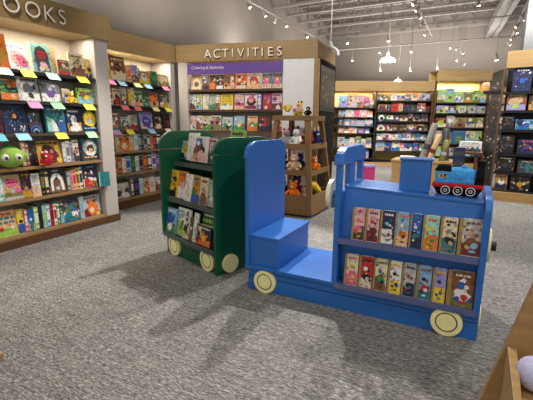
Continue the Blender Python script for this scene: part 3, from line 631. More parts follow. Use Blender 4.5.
cp.prism(side_profile(.56,1.05,.945,.15,.016),0,.618,.672,BP)
cp.build('cab_panel',be,bevel=.004)
sw=MB().cyl((.57,.085,.75),0,.092,.026,'steering cream',36).cyl((.596,.085,.75),0,.025,.033,'blue paint',16).build('steering_wheel',be,'cream steering disc',.003)
ep=[(0,.15),(0,.735)]
for i in range(8):
    t=PI/2*i/7; ep.append((.11*(1-math.cos(t)),.735+.085*math.sin(t)))
for i in range(8):
    t=PI/2*(1-i/7); ep.append((.56-.11*(1-math.cos(t)),.735+.085*math.sin(t)))
ep += [(.56,.735),(.56,.15)]
MB().prism(ep,0,1.44,1.475,BP).build('end_panel',be,bevel=.004)
# sloped body: front board leans back, lid on top
bd=MB()
for (v0,v1,s_) in ((.085,.105,1),):
    bd.hexa([(.663,.10,.19),(1.439,.10,.19),(1.439,.12,.19),(.663,.12,.19)],[(.663,.062,.455),(1.439,.062,.455),(1.439,.082,.455),(.663,.082,.455)],BP)
    bd.hexa([(.663,.06,.48),(1.439,.06,.48),(1.439,.08,.48),(.663,.08,.48)],[(.663,.10,.793),(1.439,.085,.763),(1.439,.105,.763),(.663,.12,.793)],BP)
bd.hexa([(.681,.50,.19),(1.439,.50,.19),(1.439,.52,.19),(.681,.52,.19)],[(.663,.40,.793),(1.439,.40,.763),(1.439,.42,.763),(.663,.42,.793)],BP)
bd.build('body_board',be)
MB().hexa([(.663,.095,.794),(1.439,.08,.764),(1.439,.42,.764),(.663,.42,.794)],[(.663,.095,.812),(1.439,.08,.782),(1.439,.42,.782),(.663,.42,.812)],BP).build('body_top',be,bevel=.003)
for z,d in ((.155,.1),(.456,.06)):
    s=MB().box(.663,1.439,.004,d,z,z+.024,BP).build('shelf',be)
    MB().box(.645 if z<.3 else .664,1.46 if z<.3 else 1.438,-.008,.004,z-.002,z+.034,'grey lip').build('shelf_lip',s,'glossy grey lip')
st=MB().box(.98,1.147,.15,.25,.796,.982,BP).build('chimney',be,bevel=.003)
MB().box(.972,1.163,.142,.258,.982,.994,BP).build('chimney_cap',st,bevel=.003)
for u in (.14,1.316):
    wheel(be,(u,.018,.085),1,-1); wheel(be,(u,.562,.085),1,1)
for v in (.13,.45):
    wheel(be,(.02,v,.1),0,-1,.07,ring=False); wheel(be,(1.456,v,.095),0,1,.075,.03,ring=False)
ld=MB().cyl((1.476,.25,.5),0,.1,.022,'wheel cream',32).build('headlamp_disc',be,'cream disc on the front end',.003)
MB().cyl((1.499,.25,.5),0,.03,.03,'black',16).build('knob',ld,'black knob')
shelf_books(FB,D['blue'],'of blue engine','left','',.008,.042,.042,parts=True,noun='picture book')
# ---------------------------------------------------------------- toy engine on the blue body (plain, faceless)
noisy('toy blue',(70,150,214),.9,.25,(90,90,90),.1); noisy('toy red',(184,34,40),.8,.15,(60,60,60),.15); noisy('toy black',(20,19,21),.9,.15,(60,60,60),.1)
ty=thing('toy_engine','soft blue toy steam engine with red skirt, standing on blue engine body','toy',FB.at(1.3,.23,.789),FB.a)
MB().hexa([(-.105,-.055,0),(.1,-.055,0),(.1,.055,0),(-.105,.055,0)],[(-.135,-.06,.05),(.125,-.06,.05),(.125,.06,.05),(-.135,.06,.05)],'toy black').build('underframe',ty,'black underframe',.006)
MB().box(-.138,.128,-.063,.063,.045,.068,'toy red').build('skirt',ty,'red skirt',.005)
for u in (-.065,.0,.065):
    w=MB().cyl((u,-.058,.03),1,.028,-.008,'toy black',20).build('wheel',ty)
    MB().ring((u,-.067,.03),1,.023,.0028,'white',20,6).ring((u,-.067,.03),1,.008,.0022,'white',14,6).build('wheel_rim',w,'white rim')
    MB().cyl((u,.058,.03),1,.028,.008,'toy black',20).build('wheel',ty)
bo=MB().ball((.0,0,.108),(.118,.054,.052),'toy blue',24,14); bo.box(-.12,.08,-.05,.05,.066,.1,'toy blue'); bo.build('boiler',ty,bevel=.008)
cb_=MB().box(-.125,-.045,-.056,.056,.066,.138,'toy blue').build('cab',ty,bevel=.008)
MB().box(-.108,-.062,-.0585,-.0555,.1,.124,'tan').box(-.098,-.088,-.0592,-.0582,.104,.12,'charcoal').box(-.08,-.07,-.0592,-.0582,.104,.12,'charcoal').build('window',cb_,'tan cab window')
MB().hexa([(-.135,-.058,.137),(-.04,-.058,.137),(-.04,.058,.137),(-.135,.058,.137)],[(-.115,-.04,.172),(-.05,-.04,.172),(-.05,.04,.172),(-.115,.04,.172)],'toy black').build('cab_roof',ty,'black cab roof',.008)
MB().cyl((.085,0,.115),0,.056,.04,'toy black',24).cyl((.106,0,.15),2,.02,.05,'toy black',16,.024).box(.088,.125,-.05,.05,.066,.12,'toy black').build('smokebox',ty,'black smokebox and funnel',.006)
MB().ball((.02,0,.16),(.015,.015,.014),'toy blue',12,8).build('dome',ty)
# ---------------------------------------------------------------- plush toys
def plush(label,loc,body,belly,s=1,rz=0,kind='bear',lie=0,group='plush toys in the wooden tower'):
    t=thing('plush_toy',label,'plush toy',loc,rz,group,lie)
    MB().ball((0,0,.07*s),(.06*s,.05*s,.075*s),body,14,9).build('body',t)
    h=MB().ball((0,-.01*s,.18*s),(.058*s,.054*s,.055*s),body,14,9).build('head',t)
    MB().ball((0,-.052*s,.168*s),(.026*s,.02*s,.02*s),belly,10,7).build('muzzle',h)
    for x in (-.022,.022): MB().ball((x*s,-.058*s,.193*s),.008*s,'black',8,6).build('eye',h)
    ea = {'bear':(.022,.012,.022),'rabbit':(.014,.01,.06),'cat':(.016,.01,.03)}[kind]
    for x in (-1,1): MB().ball((x*.036*s,0,(.225+ea[2]*.4)*s),tuple(e*s for e in ea),belly,10,7).build('ear',h)
    for x in (-1,1):
        MB().tube([(x*.05*s,0,.12*s),(x*.085*s,-.03*s,.08*s),(x*.09*s,-.055*s,.05*s)],.02*s,body,8,[.018*s,.02*s,.022*s]).build('arm',t)
        MB().tube([(x*.035*s,-.01*s,.025*s),(x*.05*s,-.07*s,.022*s),(x*.055*s,-.1*s,.03*s)],.02*s,body,8,[.022*s,.021*s,.024*s]).build('leg',t)
    return t
TX0,TX1,TY0,TY1=-2.42,-1.69,4.45,5.33
tw=thing('display_tower','tapered wooden plush display tower behind the blue engine, beside the chalkboard','display tower',(0,0,0))
noisy('tower wood',(122,92,58),.5,.16,(36,36,3),.3,5)
W='tower wood'
def ring_box(mb,x0,x1,y0,y1,x0b,x1b,y0b,y1b,z0,z1,t,mat):
    """four splayed boards: outer rect (x0..) at z0, (x0b..) at z1"""
    A=[(x0,y0),(x1,y0),(x1,y1),(x0,y1)]; Bq=[(x0b,y0b),(x1b,y0b),(x1b,y1b),(x0b,y1b)]
    ins=lambda q,k:[(q[0][0]+k,q[0][1]+k),(q[1][0]-k,q[1][1]+k),(q[2][0]-k,q[2][1]-k),(q[3][0]+k,q[3][1]-k)]
    Ai,Bi=ins(A,t),ins(Bq,t)
    for i in range(4):
        j=(i+1)%4
        mb.hexa([A[i]+(z0,),A[j]+(z0,),Ai[j]+(z0,),Ai[i]+(z0,)],[Bq[i]+(z1,),Bq[j]+(z1,),Bi[j]+(z1,),Bi[i]+(z1,)],mat)
    return mb
def tx(z):   # outer faces of the tower's taper at height z
    k=z/1.28; return (TX0+.11*k, TX1-.13*k, TY0+.17*k, TY1-.2*k)
q0,q1=tx(.0),tx(.27)
bn=MB(); ring_box(bn,q0[0],q0[1],q0[2],q0[3],q1[0],q1[1],q1[2],q1[3],.03,.27,.025,W); bn.box(TX0+.04,TX1-.04,TY0+.04,TY1-.04,.03,.05,W)
bn.build('bin',tw)
MB().box(TX0+.08,TX1-.08,TY0+.08,TY1-.08,0,.03,'black metal').build('plinth',tw,'black plinth')
for i,j in ((0,0),(1,0),(1,1),(0,1)):
    a,b=tx(.27),tx(1.215)
    def cor(q): return (q[i]-(.07 if i else 0), q[i]+(0 if i else .07), q[2+j]-(.05 if j else 0), q[2+j]+(0 if j else .05))
    c0,c1=cor(a),cor(b)
    MB().hexa([(c0[0],c0[2],.271),(c0[1],c0[2],.271),(c0[1],c0[3],.271),(c0[0],c0[3],.271)],[(c1[0],c1[2],1.215),(c1[1],c1[2],1.215),(c1[1],c1[3],1.215),(c1[0],c1[3],1.215)],W).build('leg',tw)
for z in (.545,.875):
    q=tx(z); m=.012
    s=MB().box(q[0]+m,q[1]-m,q[2]+m,q[3]-m,z-.0,z+.018,W).build('shelf',tw)
    e=MB(); ring_box(e,q[0]-.004,q[1]+.004,q[2]-.004,q[3]+.004,q[0]-.004,q[1]+.004,q[2]-.004,q[3]+.004,z-.02,z+.05,.016,W); e.build('shelf_rail',s)
q=tx(1.22)
MB().box(q[0]-.015,q[1]+.015,q[2]-.015,q[3]+.015,1.216,1.28,W).build('top_slab',tw,bevel=.003)
noisy('plush yellow',(226,190,60),.95,.15,(120,120,120),.1); noisy('plush pink',(232,190,190),.95,.12,(120,120,120),.1)
for nm,rgb in {'plush grey':(150,150,152),'plush navy':(38,48,92),'plush red':(176,40,48),'plush black':(28,26,30),'plush tan':(206,170,140),'plush orange':(236,124,34),'plush green':(148,184,86),'plush purple':(120,60,110),'plush lavender':(196,196,228)}.items(): noisy(nm,rgb,.95,.14,(120,120,120),.1)
for lab,loc,a,b,s,rz,kd,lie in [
 ('yellow and black plush lying at left end of tower top',(-2.17,4.72,1.345),'plush yellow','plush white',.75,.4,'cat',-1.2),
 ('large yellow plush in the middle of the tower top',(-2.02,4.78,1.282),'plush yellow','plush black',.85,-.3,'bear',0),
 ('pale pink plush lying in front on the tower top',(-1.98,4.68,1.335),'plush pink','plush white',.7,1.2,'rabbit',-1.3),
 ('black and white plush at right end of the tower top',(-1.88,4.72,1.282),'plush black','plush white',.55,.2,'cat',0),
 ('grey plush with red bottom at left of upper tower shelf',(-2.16,4.68,.9),'plush grey','plush red',1.0,.2,'bear',0),
 ('white plush cat on the middle of the upper tower shelf',(-2.02,4.7,.9),'plush white','plush grey',1.05,-.2,'cat',0),
 ('red plush behind white cat on the upper tower shelf',(-1.93,4.85,.9),'plush red','plush navy',1.1,0,'bear',0),
 ('navy blue plush at back left of upper tower shelf',(-2.13,4.9,.9),'plush navy','plush black',1.1,.1,'cat',0),
 ('navy and white plush at right of upper tower shelf',(-1.86,4.99,.9),'plush navy','plush white',.95,.9,'rabbit',0),
 ('pale tan long-eared plush seated on lower tower shelf',(-2.02,4.63,.57),'plush tan','plush pink',1.1,.3,'rabbit',0),
 ('black plush with red muzzle at left of lower tower shelf',(-2.2,4.68,.57),'plush black','plush red',1.1,0,'bear',0),
 ('navy plush behind tan rabbit on the lower tower shelf',(-2.03,4.85,.57),'plush navy','plush grey',1.05,0,'bear',0),
 ('small orange and pink plush at right of lower tower shelf',(-1.86,4.95,.57),'plush orange','plush pink',.8,.8,'bear',0),
 ('orange plush in front of the tower bin',(-2.02,4.62,.2),'plush orange','plush tan',1.15,.1,'bear',0),
 ('black plush at left of the tower bin',(-2.22,4.68,.2),'plush black','plush grey',1.25,.3,'cat',0),
 ('dark purple plush behind orange one in the tower bin',(-2.08,4.88,.2),'plush purple','plush navy',1.3,0,'bear',0),
 ('pale pink plush behind the orange one in tower bin',(-1.9,4.72,.18),'plush pink','plush tan',.85,.3,'rabbit',0)]:
    plush(lab,loc,a,b,s*.86,rz,kd,lie)
t=thing('plush_toy','long yellow plush tube leaning in right side of the tower bin','plush toy',(-1.83,4.82,.2),0,'plush toys in the wooden tower')
MB().tube([(-.03,-.02,.2),(0,.05,.16),(.02,.14,.08),(.03,.2,.04)],.05,'plush yellow',12,[.03,.05,.05,.035]).build('body',t)
MB().tube([(-.036,-.04,.215),(-.02,.0,.19)],.032,'plush white',10).build('tip',t)
# plush on the left wall shelves
pg=thing('plush_toy','round green plush head with black eyes on fourth shelf under BOOKS','plush toy',(-3.79,2.075,.757),R(70),None)
MB().ball((0,0,.1),(.115,.1,.1),'plush green',20,12).build('head',pg)
MB().ball((0,.01,.165),(.07,.06,.05),'green',14,8).build('cap',pg,'darker green cap')
for x in (-.05,.05):
    e=MB().ball((x,-.085,.105),(.032,.02,.034),'plush white',12,8).build('eye',pg); MB().ball((x+.006,-.103,.1),(.014,.008,.016),'black',10,6).build('pupil',e)
for x in (-1,1): MB().ball((x*.115,0,.11),(.03,.016,.03),'plush green',10,7).build('ear',pg)
plush('small red plush in front of mustard owl book under BOOKS',(-3.74,2.375,.757),'plush red','plush white',.55,R(80),'bear',0,'plush toys under the BOOKS sign')
plush('yellow plush chick at right on second shelf under BOOKS',(-3.735,2.72,1.375),'plush yellow','plush white',.5,R(80),'bear',0,'plush toys under the BOOKS sign')
plush('green plush dinosaur on top shelf of the recessed bay',(-4.3,4.19,1.656),'plush green','dark green',1.1,R(75),'cat',0,None)
# ---------------------------------------------------------------- far shelving
FA=Frame(-5.105,9.744,25)
def far_bay(label,u0,u1,z0h,z1h,shelves,vf=0,depth=.5):
    r=thing('toy_shelving',label,'shelving',FA.at(0,vf,0),FA.a)
    MB().box(u0,u1,depth-.03,depth,0,z1h,'niche wood').build('back_panel',r)
    MB().box(u0,u1,-.02,.0,z0h,z1h,'wood panel').box(u0,u1,0,depth-.03,z1h-.02,z1h,'wood panel').build('header',r,'wooden header board')
    for u in (u0,u1-.03): MB().box(u,u+.03,.02,depth-.03,0,z0h,'wood dark').build('side_panel',r)
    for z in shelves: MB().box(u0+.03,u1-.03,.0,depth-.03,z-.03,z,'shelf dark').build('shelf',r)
    MB().box(u0,u1,-.01,depth-.03,0,.1,'wood').build('base',r)
    return r
noisy('niche wood',(206,172,110),.6,.08,(3,30,30),.2)
far_bay('long toy shelving under low wooden header at the back of the store',1.6,4.52,2.04,2.3,())
lr=bpy.data.objects['toy_shelving']
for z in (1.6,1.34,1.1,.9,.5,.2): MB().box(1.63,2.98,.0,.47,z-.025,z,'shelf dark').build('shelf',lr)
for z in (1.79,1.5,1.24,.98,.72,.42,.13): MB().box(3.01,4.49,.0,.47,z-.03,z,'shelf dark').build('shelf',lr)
MB().box(2.98,3.01,.01,.47,0,2.04,'shelf dark').build('divider',lr)
far_bay('raised toy shelving bay with taller wooden header at the back',4.52,5.95,2.3,2.58,(1.74,1.46,1.08,.64,.3),-.12,.62)
far_bay('narrow toy shelving bay at the back beside the black game shelves',5.95,7.4,2.0,2.14,(1.72,1.46,1.2,.95,.68,.4,.13))
LIGHTS=['white','sky blue','pale pink','tan','olive','cream','light grey','blue','orange','pink','grey','lavender','brown','teal']
DARKS=['maroon','brown','black','charcoal','navy','red','dark brown','purple','tan','grey','dark green']
def fill(u0,u1,rows,where,wmin,wmax,palf,vf,seed,hm):
    rnd=random.Random(seed)
    for ri,(nm,z,zt) in enumerate(rows):
        u=u0+.04; items=[]
        while u<u1-.08:
            w=min(rnd.uniform(wmin,wmax),u1-.04-u); 
            if w<.07: break
            items.append((u,w)); u+=w+.006
        for i,(uu,w) in enumerate(items):
            pal=palf(uu,z); cols=[rnd.choice(pal)]
            while len(cols)<4:
                c=rnd.choice(pal+['white','cream'] )
                if c not in cols: cols.append(c)
            h=min((zt-z)*rnd.uniform(.72,1.0),w*1.9); st=rnd.choice(['scatter','scatter','scene','base','face','scatter','dots','squarefig'])
            d=rnd.uniform(.1,.2)
            lab=f"{cols[0]} and {cols[1]} toy box, {ORD[i+1]} from left on {nm} shelf {where}"
            o=tag(cover_mb(seed*1000+ri*40+i,w,h,d,cols,st,cols[0]).build('toy_box'),lab,'toy box',f'toy boxes on the {nm} shelf {where}')
            o.location=FA.at(uu,vf+.03+rnd.uniform(0,.05),z+.001); o.rotation_euler=(0,0,FA.a)
fill(1.95,2.97,[('top',1.6,1.99),('second',1.34,1.57),('third',1.1,1.31),('fourth',.9,1.07),('fifth',.5,.88),('sixth',.2,.47)],'of back-left bay',.12,.26,lambda u,z: LIGHTS+['white','sky blue'],0,6,1)
fill(3.02,4.48,[('top',1.79,1.98),('second',1.5,1.75),('third',1.24,1.46),('fourth',.98,1.2),('fifth',.72,.95),('sixth',.42,.69)],'of back-right bay',.11,.25,lambda u,z: LIGHTS+['navy'] if z<.9 or z>1.7 else DARKS,0,3,1)
fill(4.55,5.92,[('top',1.74,2.12),('second',1.46,1.7),('third',1.08,1.42),('fourth',.64,1.02),('bottom',.3,.6)],'of raised bay',.18,.38,lambda u,z: ['light grey','sky blue','grey','olive','lime','maroon','blue','cream','teal','tan','lavender'],-.12,4,1)
fill(5.98,7.3,[('top',1.72,1.93),('second',1.46,1.7),('third',1.2,1.42),('fourth',.95,1.17),('fifth',.68,.92),('sixth',.4,.65)],'of narrow bay',.12,.24,lambda u,z: ['white','tan','pale pink','light grey','brown','cream','grey','charcoal'],0,5,1)
# loose display pieces between the engine and the far shelves
cab=thing('display_table','light brown wooden display cube behind the blue chimney','table',(-.78,7.85,0))
MB().box(-.5,.5,-.3,.3,0,.48,'wood').build('body',cab); MB().box(-.52,.52,-.32,.32,.48,.52,'wood').build('top',cab,bevel=.003)
pb=thing('storage_bin','magenta and lilac bin on the floor seen past the cab window','bin',(-1.78,7.78,0),R(25))
MB().box(-.12,.12,-.11,.11,0,.33,'magenta').build('body',pb); MB().box(-.13,.13,-.12,.12,.331,.37,'lavender').build('lid',pb,'lilac lid')
def roll(label,base,top,r,a,b):
    t=thing('standing_roll',label,'roll',base,0,'rolls standing on the display cube')
    d=Vector(top)-Vector(base)
    MB().tube([(0,0,0),tuple(d*.5),tuple(d*.96),tuple(d)],r,a,16,[r,r,r,r*.8]).build('body',t)
    MB().tube([tuple(d*.3),tuple(d*.45)],r*1.02,b,16).build('band',t)
roll('tall grey roll leaning at left behind chimney',(-.78,7.72,.52),(-.6,7.72,1.19),.055,'grey','charcoal')
roll('pale patterned roll leaning beside the grey one',(-.64,7.6,.52),(-.5,7.6,1.0),.05,'tan','maroon')
roll('dark patterned roll standing behind the olive roll',(-.4,7.88,.52),(-.42,7.88,1.1),.07,'charcoal','purple')
roll('olive grey roll standing right behind toy engine roof',(-.44,7.66,.52),(-.37,7.66,.9),.055,'olive','light grey')
o=tag(cover_mb(77,.26,.06,.16,['white','mustard','cream','tan'],'stripes').build('flat_box'),'flat white and yellow box lying on the display cube','box'); o.location=(-1.16,7.62,.521)
o=tag(cover_mb(78,.17,.8,.1,['navy','charcoal','blue','sky blue'],'stripes','navy').build('game_box'),'tall navy box standing on floor behind the toy engine','box'); o.location=(-.235,7.2,0)
tb=thing('sign_table','small dark wooden table behind the toy engine holding white box','table',(0,7.5,0))
MB().box(-.2,.2,-.14,.2,.68,.72,'wood dark').build('top',tb)
for x in (-.14,.08): 
    for y in (-.1,.14): MB().box(x,x+.05,y,y+.04,0,.68,'wood dark').build('leg',tb)
o=tag(cover_mb(79,.34,.17,.2,['white','light grey','grey','charcoal'],'text','white').build('game_box'),'wide white box with grey print on the small dark table','box'); o.location=(-.17,7.42,.721)
# ---------------------------------------------------------------- black game shelving on the right
FR=Frame(.33,7.02,-10)
gr_=thing('game_shelving','black game shelving with wooden header and plinth at right','shelving',FR.at(0,0,0),FR.a)
MB().box(-.02,1.5,-.02,.5,0,.15,'wood').build('base',gr_,'light wood base',.003)
MB().box(.02,1.5,.4,.42,.15,2.25,'black metal').build('back_panel',gr_)
MB().box(.03,1.5,-.0,.02,2.01,2.25,'wood panel').box(.03,.05,.02,.4,2.01,2.25,'wood panel').build('header',gr_,'wooden header board')
MB().box(.0,.03,.0,.02,.15,2.0,'shelf edge').build('upright',gr_,'brown front upright')
MB().box(1.47,1.5,.0,.02,.15,2.0,'shelf edge').build('upright',gr_)
for z in (1.66,1.385,1.1,.74,.45,.175): MB().box(.03,1.47,.0,.4,z-.03,z,'black metal').build('shelf',gr_)
sp=MB().hexa([(.0,.02,.15),(.02,.02,.15),(-.19,.5,.15),(-.21,.5,.15)],[(.0,.02,2.0),(.02,.02,2.0),(-.19,.5,2.0),(-.21,.5,2.0)],'black metal').build('side_panel',gr_)
pp_=MB(); rq=random.Random(9)
for i in range(40):
    k=rq.random(); z=rq.uniform(.3,1.9); x=-.004-.208*k; y=.03+.46*k
    pp_.box(x-.008,x,y,y+.012,z,z+.02,rq.choice(['white','tan','grey','cream']))
pp_.build('peg',sp,'small pale pegs')['kind']='stuff'
MB().box(-.26,.0,.12,.4,1.66,1.7,'black metal').build('side_arm',gr_,'black side arm')
GB=[(1.66,.13,.24,.34,['navy','blue','sky blue','white','maroon'],'dots','dark blue game box with pale picture on top shelf of black shelving'),
 (1.66,.40,.3,.3,['lime','olive','mustard'],'scatter','yellow-green game box at right on top shelf of black shelving'),
 (1.385,.09,.25,.25,['brown','tan','lavender','lime','maroon'],'scene','brown game box with lavender art on second shelf of black shelving'),
 (1.385,.37,.25,.22,['dark brown','tan','mustard'],'scatter','dark brown game box at right on second shelf of black shelving'),
 (1.1,.07,.15,.2,['black','charcoal','brown','grey'],'dots','black and brown game box at left on third shelf of black shelving'),
 (1.1,.24,.24,.15,['sky blue','white','blue','light grey'],'scatter','pale blue game box on third shelf of black shelving'),
 (1.1,.5,.24,.2,['black','navy','grey'],'dots','dark game box at right on third shelf of black shelving'),
 (.74,.06,.2,.27,['black','charcoal','olive','grey','tan'],'dots','black speckled game box on fourth shelf of black shelving'),
 (.74,.3,.25,.22,['navy','purple','maroon','pink'],'dots','navy and pink game box on fourth shelf of black shelving'),
 (.45,.05,.25,.24,['black','charcoal','orange','white','tan'],'dots','black game box with bright dots on fifth shelf of black shelving'),
 (.45,.34,.26,.2,['charcoal','teal','grey','light grey'],'dots','dark grey and teal game box on fifth shelf of black shelving'),
 (.175,.07,.16,.23,['mustard','navy','white','blue'],'base','yellow framed navy game box on bottom shelf of black shelving'),
 (.175,.27,.26,.23,['black','mustard','grey','charcoal','white'],'dots','black and gold game box on bottom shelf of black shelving')]
for i,(z,u,w,h,cols,stl,lab) in enumerate(GB):
    o=tag(cover_mb(600+i,w,h,.1,cols,stl,cols[0]).build('game_box'),lab,'game box','game boxes on the black shelving'); o.location=FR.at(u,.03,z+.001); o.rotation_euler=(R(-3),0,FR.a)
    o.location.z += .006
# ---------------------------------------------------------------- near wooden stand at the lower right
W='wood'
ns=thing('display_stand','light wooden display stand with a tray divider at the near right corner','display stand',(0,0,0))
def bx(z): return .092+(z-.45)*.2286
zt=1.02
MB().hexa([(bx(0),1.1,0),(.95,1.1,0),(.95,1.125,0),(bx(0),1.125,0)],[(bx(zt),1.1,zt),(.72,1.1,zt),(.72,1.125,zt),(bx(zt),1.125,zt)],W).build('front_board',ns,bevel=.002)
MB().hexa([(.13,.80,.20),(.152,.80,.20),(.152,1.098,.20),(.13,1.098,.20)],[(.131,.80,.632),(.1455,.80,.632),(.158,1.098,.632),(.137,1.098,.632)],W).build('tray_divider',ns,bevel=.002)
MB().box(.159,.9,.80,1.098,.565,.585,W).build('tray_floor',ns)
MB().box(.2,.9,.772,.798,.02,.585,W).build('tray_lip',ns)
tag(MB().ball((0,0,0),.04,'plush lavender',24,16).build('ball'),'pale lavender ball in the tray of the near wooden stand','ball').location=(.255,.985,.555)
bpy.data.objects['ball'].location=(.187,1.0,.628)
lt=thing('low_table','light wood table corner just showing at the left edge of the frame','table',(-1.75,.15,0))
MB().box(-.456,.456,-.462,.462,.42,.45,'wood').build('top',lt,bevel=.004)
for x in (-.42,.37):
    for y in (-.42,.37): MB().box(x,x+.05,y,y+.05,0,.42,'wood').build('leg',lt)
# ---------------------------------------------------------------- lamps
def spot_head(label,x,y,z,group,tilt=.5,s=1.0,pole=4.9,glow='lamp glow',aim=0):
    s*=.62
    t=thing('track_light',label,'track light',(x,y,z),aim,group)
    MB().tube([(0,0,.08),(0,0,4.95-z)],.006,'joist paint',6).build('stem',t)
    d=Vector((math.sin(tilt),0,-math.cos(tilt)))
    p0=Vector((0,0,.05)); p1=p0+d*.13*s
    h=MB().tube([tuple(p0-d*.05*s),tuple(p0),tuple(p1)],.04*s,'joist paint',14,[.028*s,.04*s,.045*s]).build('can',t)
    MB().tube([tuple(p1),tuple(p1+d*.004)],.04*s,glow,14).build('lens',h,'glowing lens')
ordn=lambda i: ORD[i+1]
for i,y in enumerate((7.93,8.66,9.31,9.87,11.3)): spot_head(f'white track spotlight on the rail above ACTIVITIES header, {ordn(i)} from left',-4.65,y,3.68,'track lights above the ACTIVITIES header',.6,1.1,aim=(0,.7,2.6,-.4,.2)[i],glow='lamp glow' if i!=2 else 'lamp dim')
for i,(x,y) in enumerate(((-1.33,9.33),(-1.33,9.83),(-1.42,10.51),(-1.38,11.2),(-1.42,12.55))): spot_head(f'white track spotlight on the middle ceiling rail, {ordn(i)} from front',x,y,3.68,'track lights on the middle rail',.7,1.1,aim=(3.6,3.4,.3,3.5,3.4)[i],glow='lamp glow' if i!=3 else 'lamp dim')
for i,(x,y) in enumerate(((.8,10.54),(.8,11.72),(.8,12.54),(.78,13.34),(.82,14.25),(.75,15.2))): spot_head(f'white track spotlight on the right ceiling rail, {ordn(i)} from front',x,y,3.68,'track lights on the right rail',.7,1.2,aim=(.3,.2,3.4,.3,3.3,.2)[i],glow='lamp dim' if i in (2,4) else 'lamp glow')
for i,(x,y0,y1) in enumerate(((-4.65,6.5,12),(-1.38,8.5,13.5),(.8,9.9,15.8))): tag(MB().box(x-.018,x+.018,y0,y1,3.8,3.83,'joist paint').build('track_rail'),['grey lighting track above the ACTIVITIES header','grey lighting track in the middle of the store','grey lighting track along the right side'][i],'rail','lighting tracks')
far_s=[(-3.59,12,3.59,1.5),(-2.39,12,3.55,1.5),(-2.62,12,3.21,1),(-1.74,12,3.17,1),(-3.41,12,3.04,.9),(-2.56,12,2.71,1),(-1.73,12,2.66,1),(-1.02,12,2.65,1),(-.12,8,3.2,1),(.36,12,2.87,1.6)]
for i,(x,y,z,s) in enumerate(far_s): spot_head(f'small bright hanging lamp over the back shelving, number {ordn(i)} counting from the top left' if 0 else f'bright lamp over the back of the store, {ordn(i)} of those hung there',x,y,z,'lamps over the back of the store',.15,s)
for i,(x,y,z) in enumerate(((-.69,12,3.15),(-.54,12,3.11),(-.47,12.2,3.03),(-.52,12.4,2.88),(-.42,12.6,2.8),(-.45,12.8,2.67))): spot_head(f'small white spotlight in the column above raised bay, {ordn(i)} from top',x,y,z,'column of spotlights above the raised bay',.9,.8,aim=(3.3,3.0,.3,3.3,.2,.1)[i])
for i,(z,yy) in enumerate(((3.62,11.0),(3.35,12.0),)): tag(MB().tube([(-4.2,yy,z),(2.2,yy,z)],.014,'joist paint',8).build('lighting_pipe'),('upper thin pale pipe crossing under the ceiling','lower thin pale pipe crossing above the back shelving')[i],'pipe','crossing lighting pipes')
tag(MB().tube([(-1.93,9,3.2),(-1.93,9,4.95)],.012,'joist paint',6).build('hanger_rod'),'thin vertical hanger rod in front of the ceiling joists','rod')
def pendant(label,x,y,z,r):
    t=thing('pendant_lamp',label,'pendant lamp',(x,y,z),0,'white dome pendant lamps')
    pr=[(r,0),(r*.98,.03*r/.19),(r*.8,.07*r/.19),(r*.45,.1*r/.19),(r*.2,.12*r/.19),(r*.16,.2*r/.19),(r*.06,.22*r/.19)]
    n=28; vs=[(a*math.cos(2*PI*i/n),a*math.sin(2*PI*i/n),b) for a,b in pr for i in range(n)]
    fs=[(j*n+i,j*n+(i+1)%n,(j+1)*n+(i+1)%n,(j+1)*n+i) for j in range(len(pr)-1) for i in range(n)]
    MB().add(vs,fs,'lamp white',True).build('shade',t)
    MB().cyl((0,0,.012),2,r*.75,.01,'lamp glow',24).build('diffuser',t,'glowing diffuser')
    MB().tube([(0,0,.2*r/.19),(0,0,4.9-z)],.006,'joist paint',6).build('cord',t)
pendant('larger white dome pendant lamp hanging near the chalkboard',-1.57,8.0,2.35,.155)
pendant('smaller white dome pendant lamp above the back shelving',-1.78,10.5,2.22,.1)
gl=thing('gooseneck_lamp','white curved gooseneck lamp hanging from a rod beside the wooden header','lamp',(-2.39,7,2.57))
MB().tube([(0,0,0),(0,0,2.35)],.009,'lamp white',8).build('rod',gl)
MB().ball((0,0,0),(.03,.03,.05),'lamp white',12,8).build('socket',gl)
MB().tube([(0,0,0),(.03,0,-.05),(.09,0,-.09),(.13,0,-.13),(.14,0,-.2)],.018,'lamp white',10,[.02,.02,.022,.024,.026]).build('arm',gl)
# ---------------------------------------------------------------- light
def area(name,loc,size,power,col=(1,.96,.91),rot=(0,0,0),sy=None):
    l=bpy.data.lights.new(name,'AREA'); l.energy=power; l.color=col; l.size=size
    if sy: l.shape='RECTANGLE'; l.size_y=sy
    o=bpy.data.objects.new(name,l); C.objects.link(o); o.location=loc; o.rotation_euler=rot; return o
def spot(name,loc,to,power,angle=70,r=.06,blend=.5,col=(1,.95,.89)):
    l=bpy.data.lights.new(name,'SPOT'); l.energy=power; l.spot_size=R(angle); l.spot_blend=blend; l.shadow_soft_size=r; l.color=col
    o=bpy.data.objects.new(name,l); C.objects.link(o); o.location=loc
    o.rotation_euler=(Vector(to)-Vector(loc)).to_track_quat('-Z','Y').to_euler(); return o
WORLD=.6; EXPO=.12
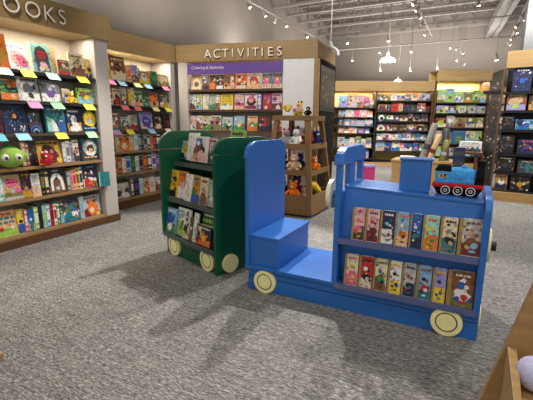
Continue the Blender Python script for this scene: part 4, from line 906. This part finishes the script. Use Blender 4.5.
# track spots overhead, out of frame to the front, and along the rails, plus one added fill
spot('overhead_spot',(-2.1,4.75,3.7),(-2.3,2.2,.2),620,62,.04,.3)
spot('overhead_spot',(-1.2,4.6,3.7),(-.75,2.4,.4),330,60,.05,.4)
spot('overhead_spot',(.9,4.4,3.7),(.2,2.3,.0),160,50,.05,.4)
spot('overhead_spot',(1.2,1.2,3.7),(-.8,2.4,.3),130,75,.05)
spot('overhead_spot',(-.8,-.6,3.7),(-1.2,2.6,.4),85,80,.08)
spot('overhead_spot',(-2.4,1.0,3.7),(-3.9,1.9,.6),150,62,.06)
spot('overhead_spot',(-2.4,3.6,3.7),(-4.2,4.1,1.0),70,66,.06)
spot('overhead_spot',(-2.5,3.0,3.7),(-2.9,5.3,1.9),180,70,.06)
spot('overhead_spot',(1.1,-.6,3.4),(.3,1.1,.6),60,50,.05)  # added front fill that brightens the near wooden stand, not a track lamp
for x,y in ((-3.2,9.2),(-1.9,9.4),(-.4,9.2),(.6,8.6)): spot('overhead_spot',(x,y,3.7),(x-.1,y+1.9,1.1),190,90,.06)
for x,y in ((-1.0,7.2),(.4,5.6),(-2.6,8.0)): spot('overhead_spot',(x,y,3.75),(x,y+.4,0),380,110,.08)
spot('overhead_spot',(.3,4.9,3.7),(.7,7.2,1.0),190,70,.06)
# added unseen fill lights facing up brighten the upper walls and the ceiling
for x,y,s,p in ((-4.3,2.6,3,120),(-3.2,5.6,2.5,90),(-4.3,8.6,3,60),(-2.6,11.9,5,95),(2.8,10.5,4,15),(-1.5,14.4,5,170)): area('uplight_fill',(x,y,2.62),s,p,(1,.94,.88),(PI,0,0),.5)
# warm strips behind the headers
def strip(F,u0,u1,v,z,power):
    x,y,zz=F.at((u0+u1)/2,v,z); area('header_strip',(x,y,zz),u1-u0,power,(1,.88,.68),(0,0,F.a),.03)
strip(F1,.6,3.0,.1,2.07,19); strip(F2,3.3,4.7,.1,2.07,13); strip(FAc,.2,1.65,.06,2.07,4)
strip(FA,1.7,4.4,.28,2.03,34); strip(FA,4.6,5.9,.25,2.29,32); strip(FA,6.0,7.2,.28,1.99,10)

w=bpy.data.worlds.new('store_light'); w.use_nodes=True
bg=w.node_tree.nodes['Background']; bg.inputs[0].default_value=(1,.97,.94,1); bg.inputs[1].default_value=WORLD
bpy.context.scene.world=w
# ---------------------------------------------------------------- camera
P_,Y_,RO_=R(11.5),R(27.65),R(.4)
fw=Vector((-math.sin(Y_)*math.cos(P_),math.cos(Y_)*math.cos(P_),-math.sin(P_)))
r0=Vector((math.cos(Y_),math.sin(Y_),0)); u0=r0.cross(fw)
rt=r0*math.cos(RO_)+u0*math.sin(RO_); up=u0*math.cos(RO_)-r0*math.sin(RO_)
cd=bpy.data.cameras.new('camera'); cam=bpy.data.objects.new('camera',cd); C.objects.link(cam)
m=Matrix((rt,up,-fw)).transposed().to_4x4(); m.translation=(0,0,1.2); cam.matrix_world=m
cd.sensor_width=36; cd.lens=385/533*36; cd.clip_start=.02
sc=bpy.context.scene; sc.camera=cam
sc.view_settings.view_transform='Standard'; sc.view_settings.look='None'; sc.view_settings.gamma=1; sc.view_settings.use_curve_mapping=False
sc.view_settings.exposure=EXPO
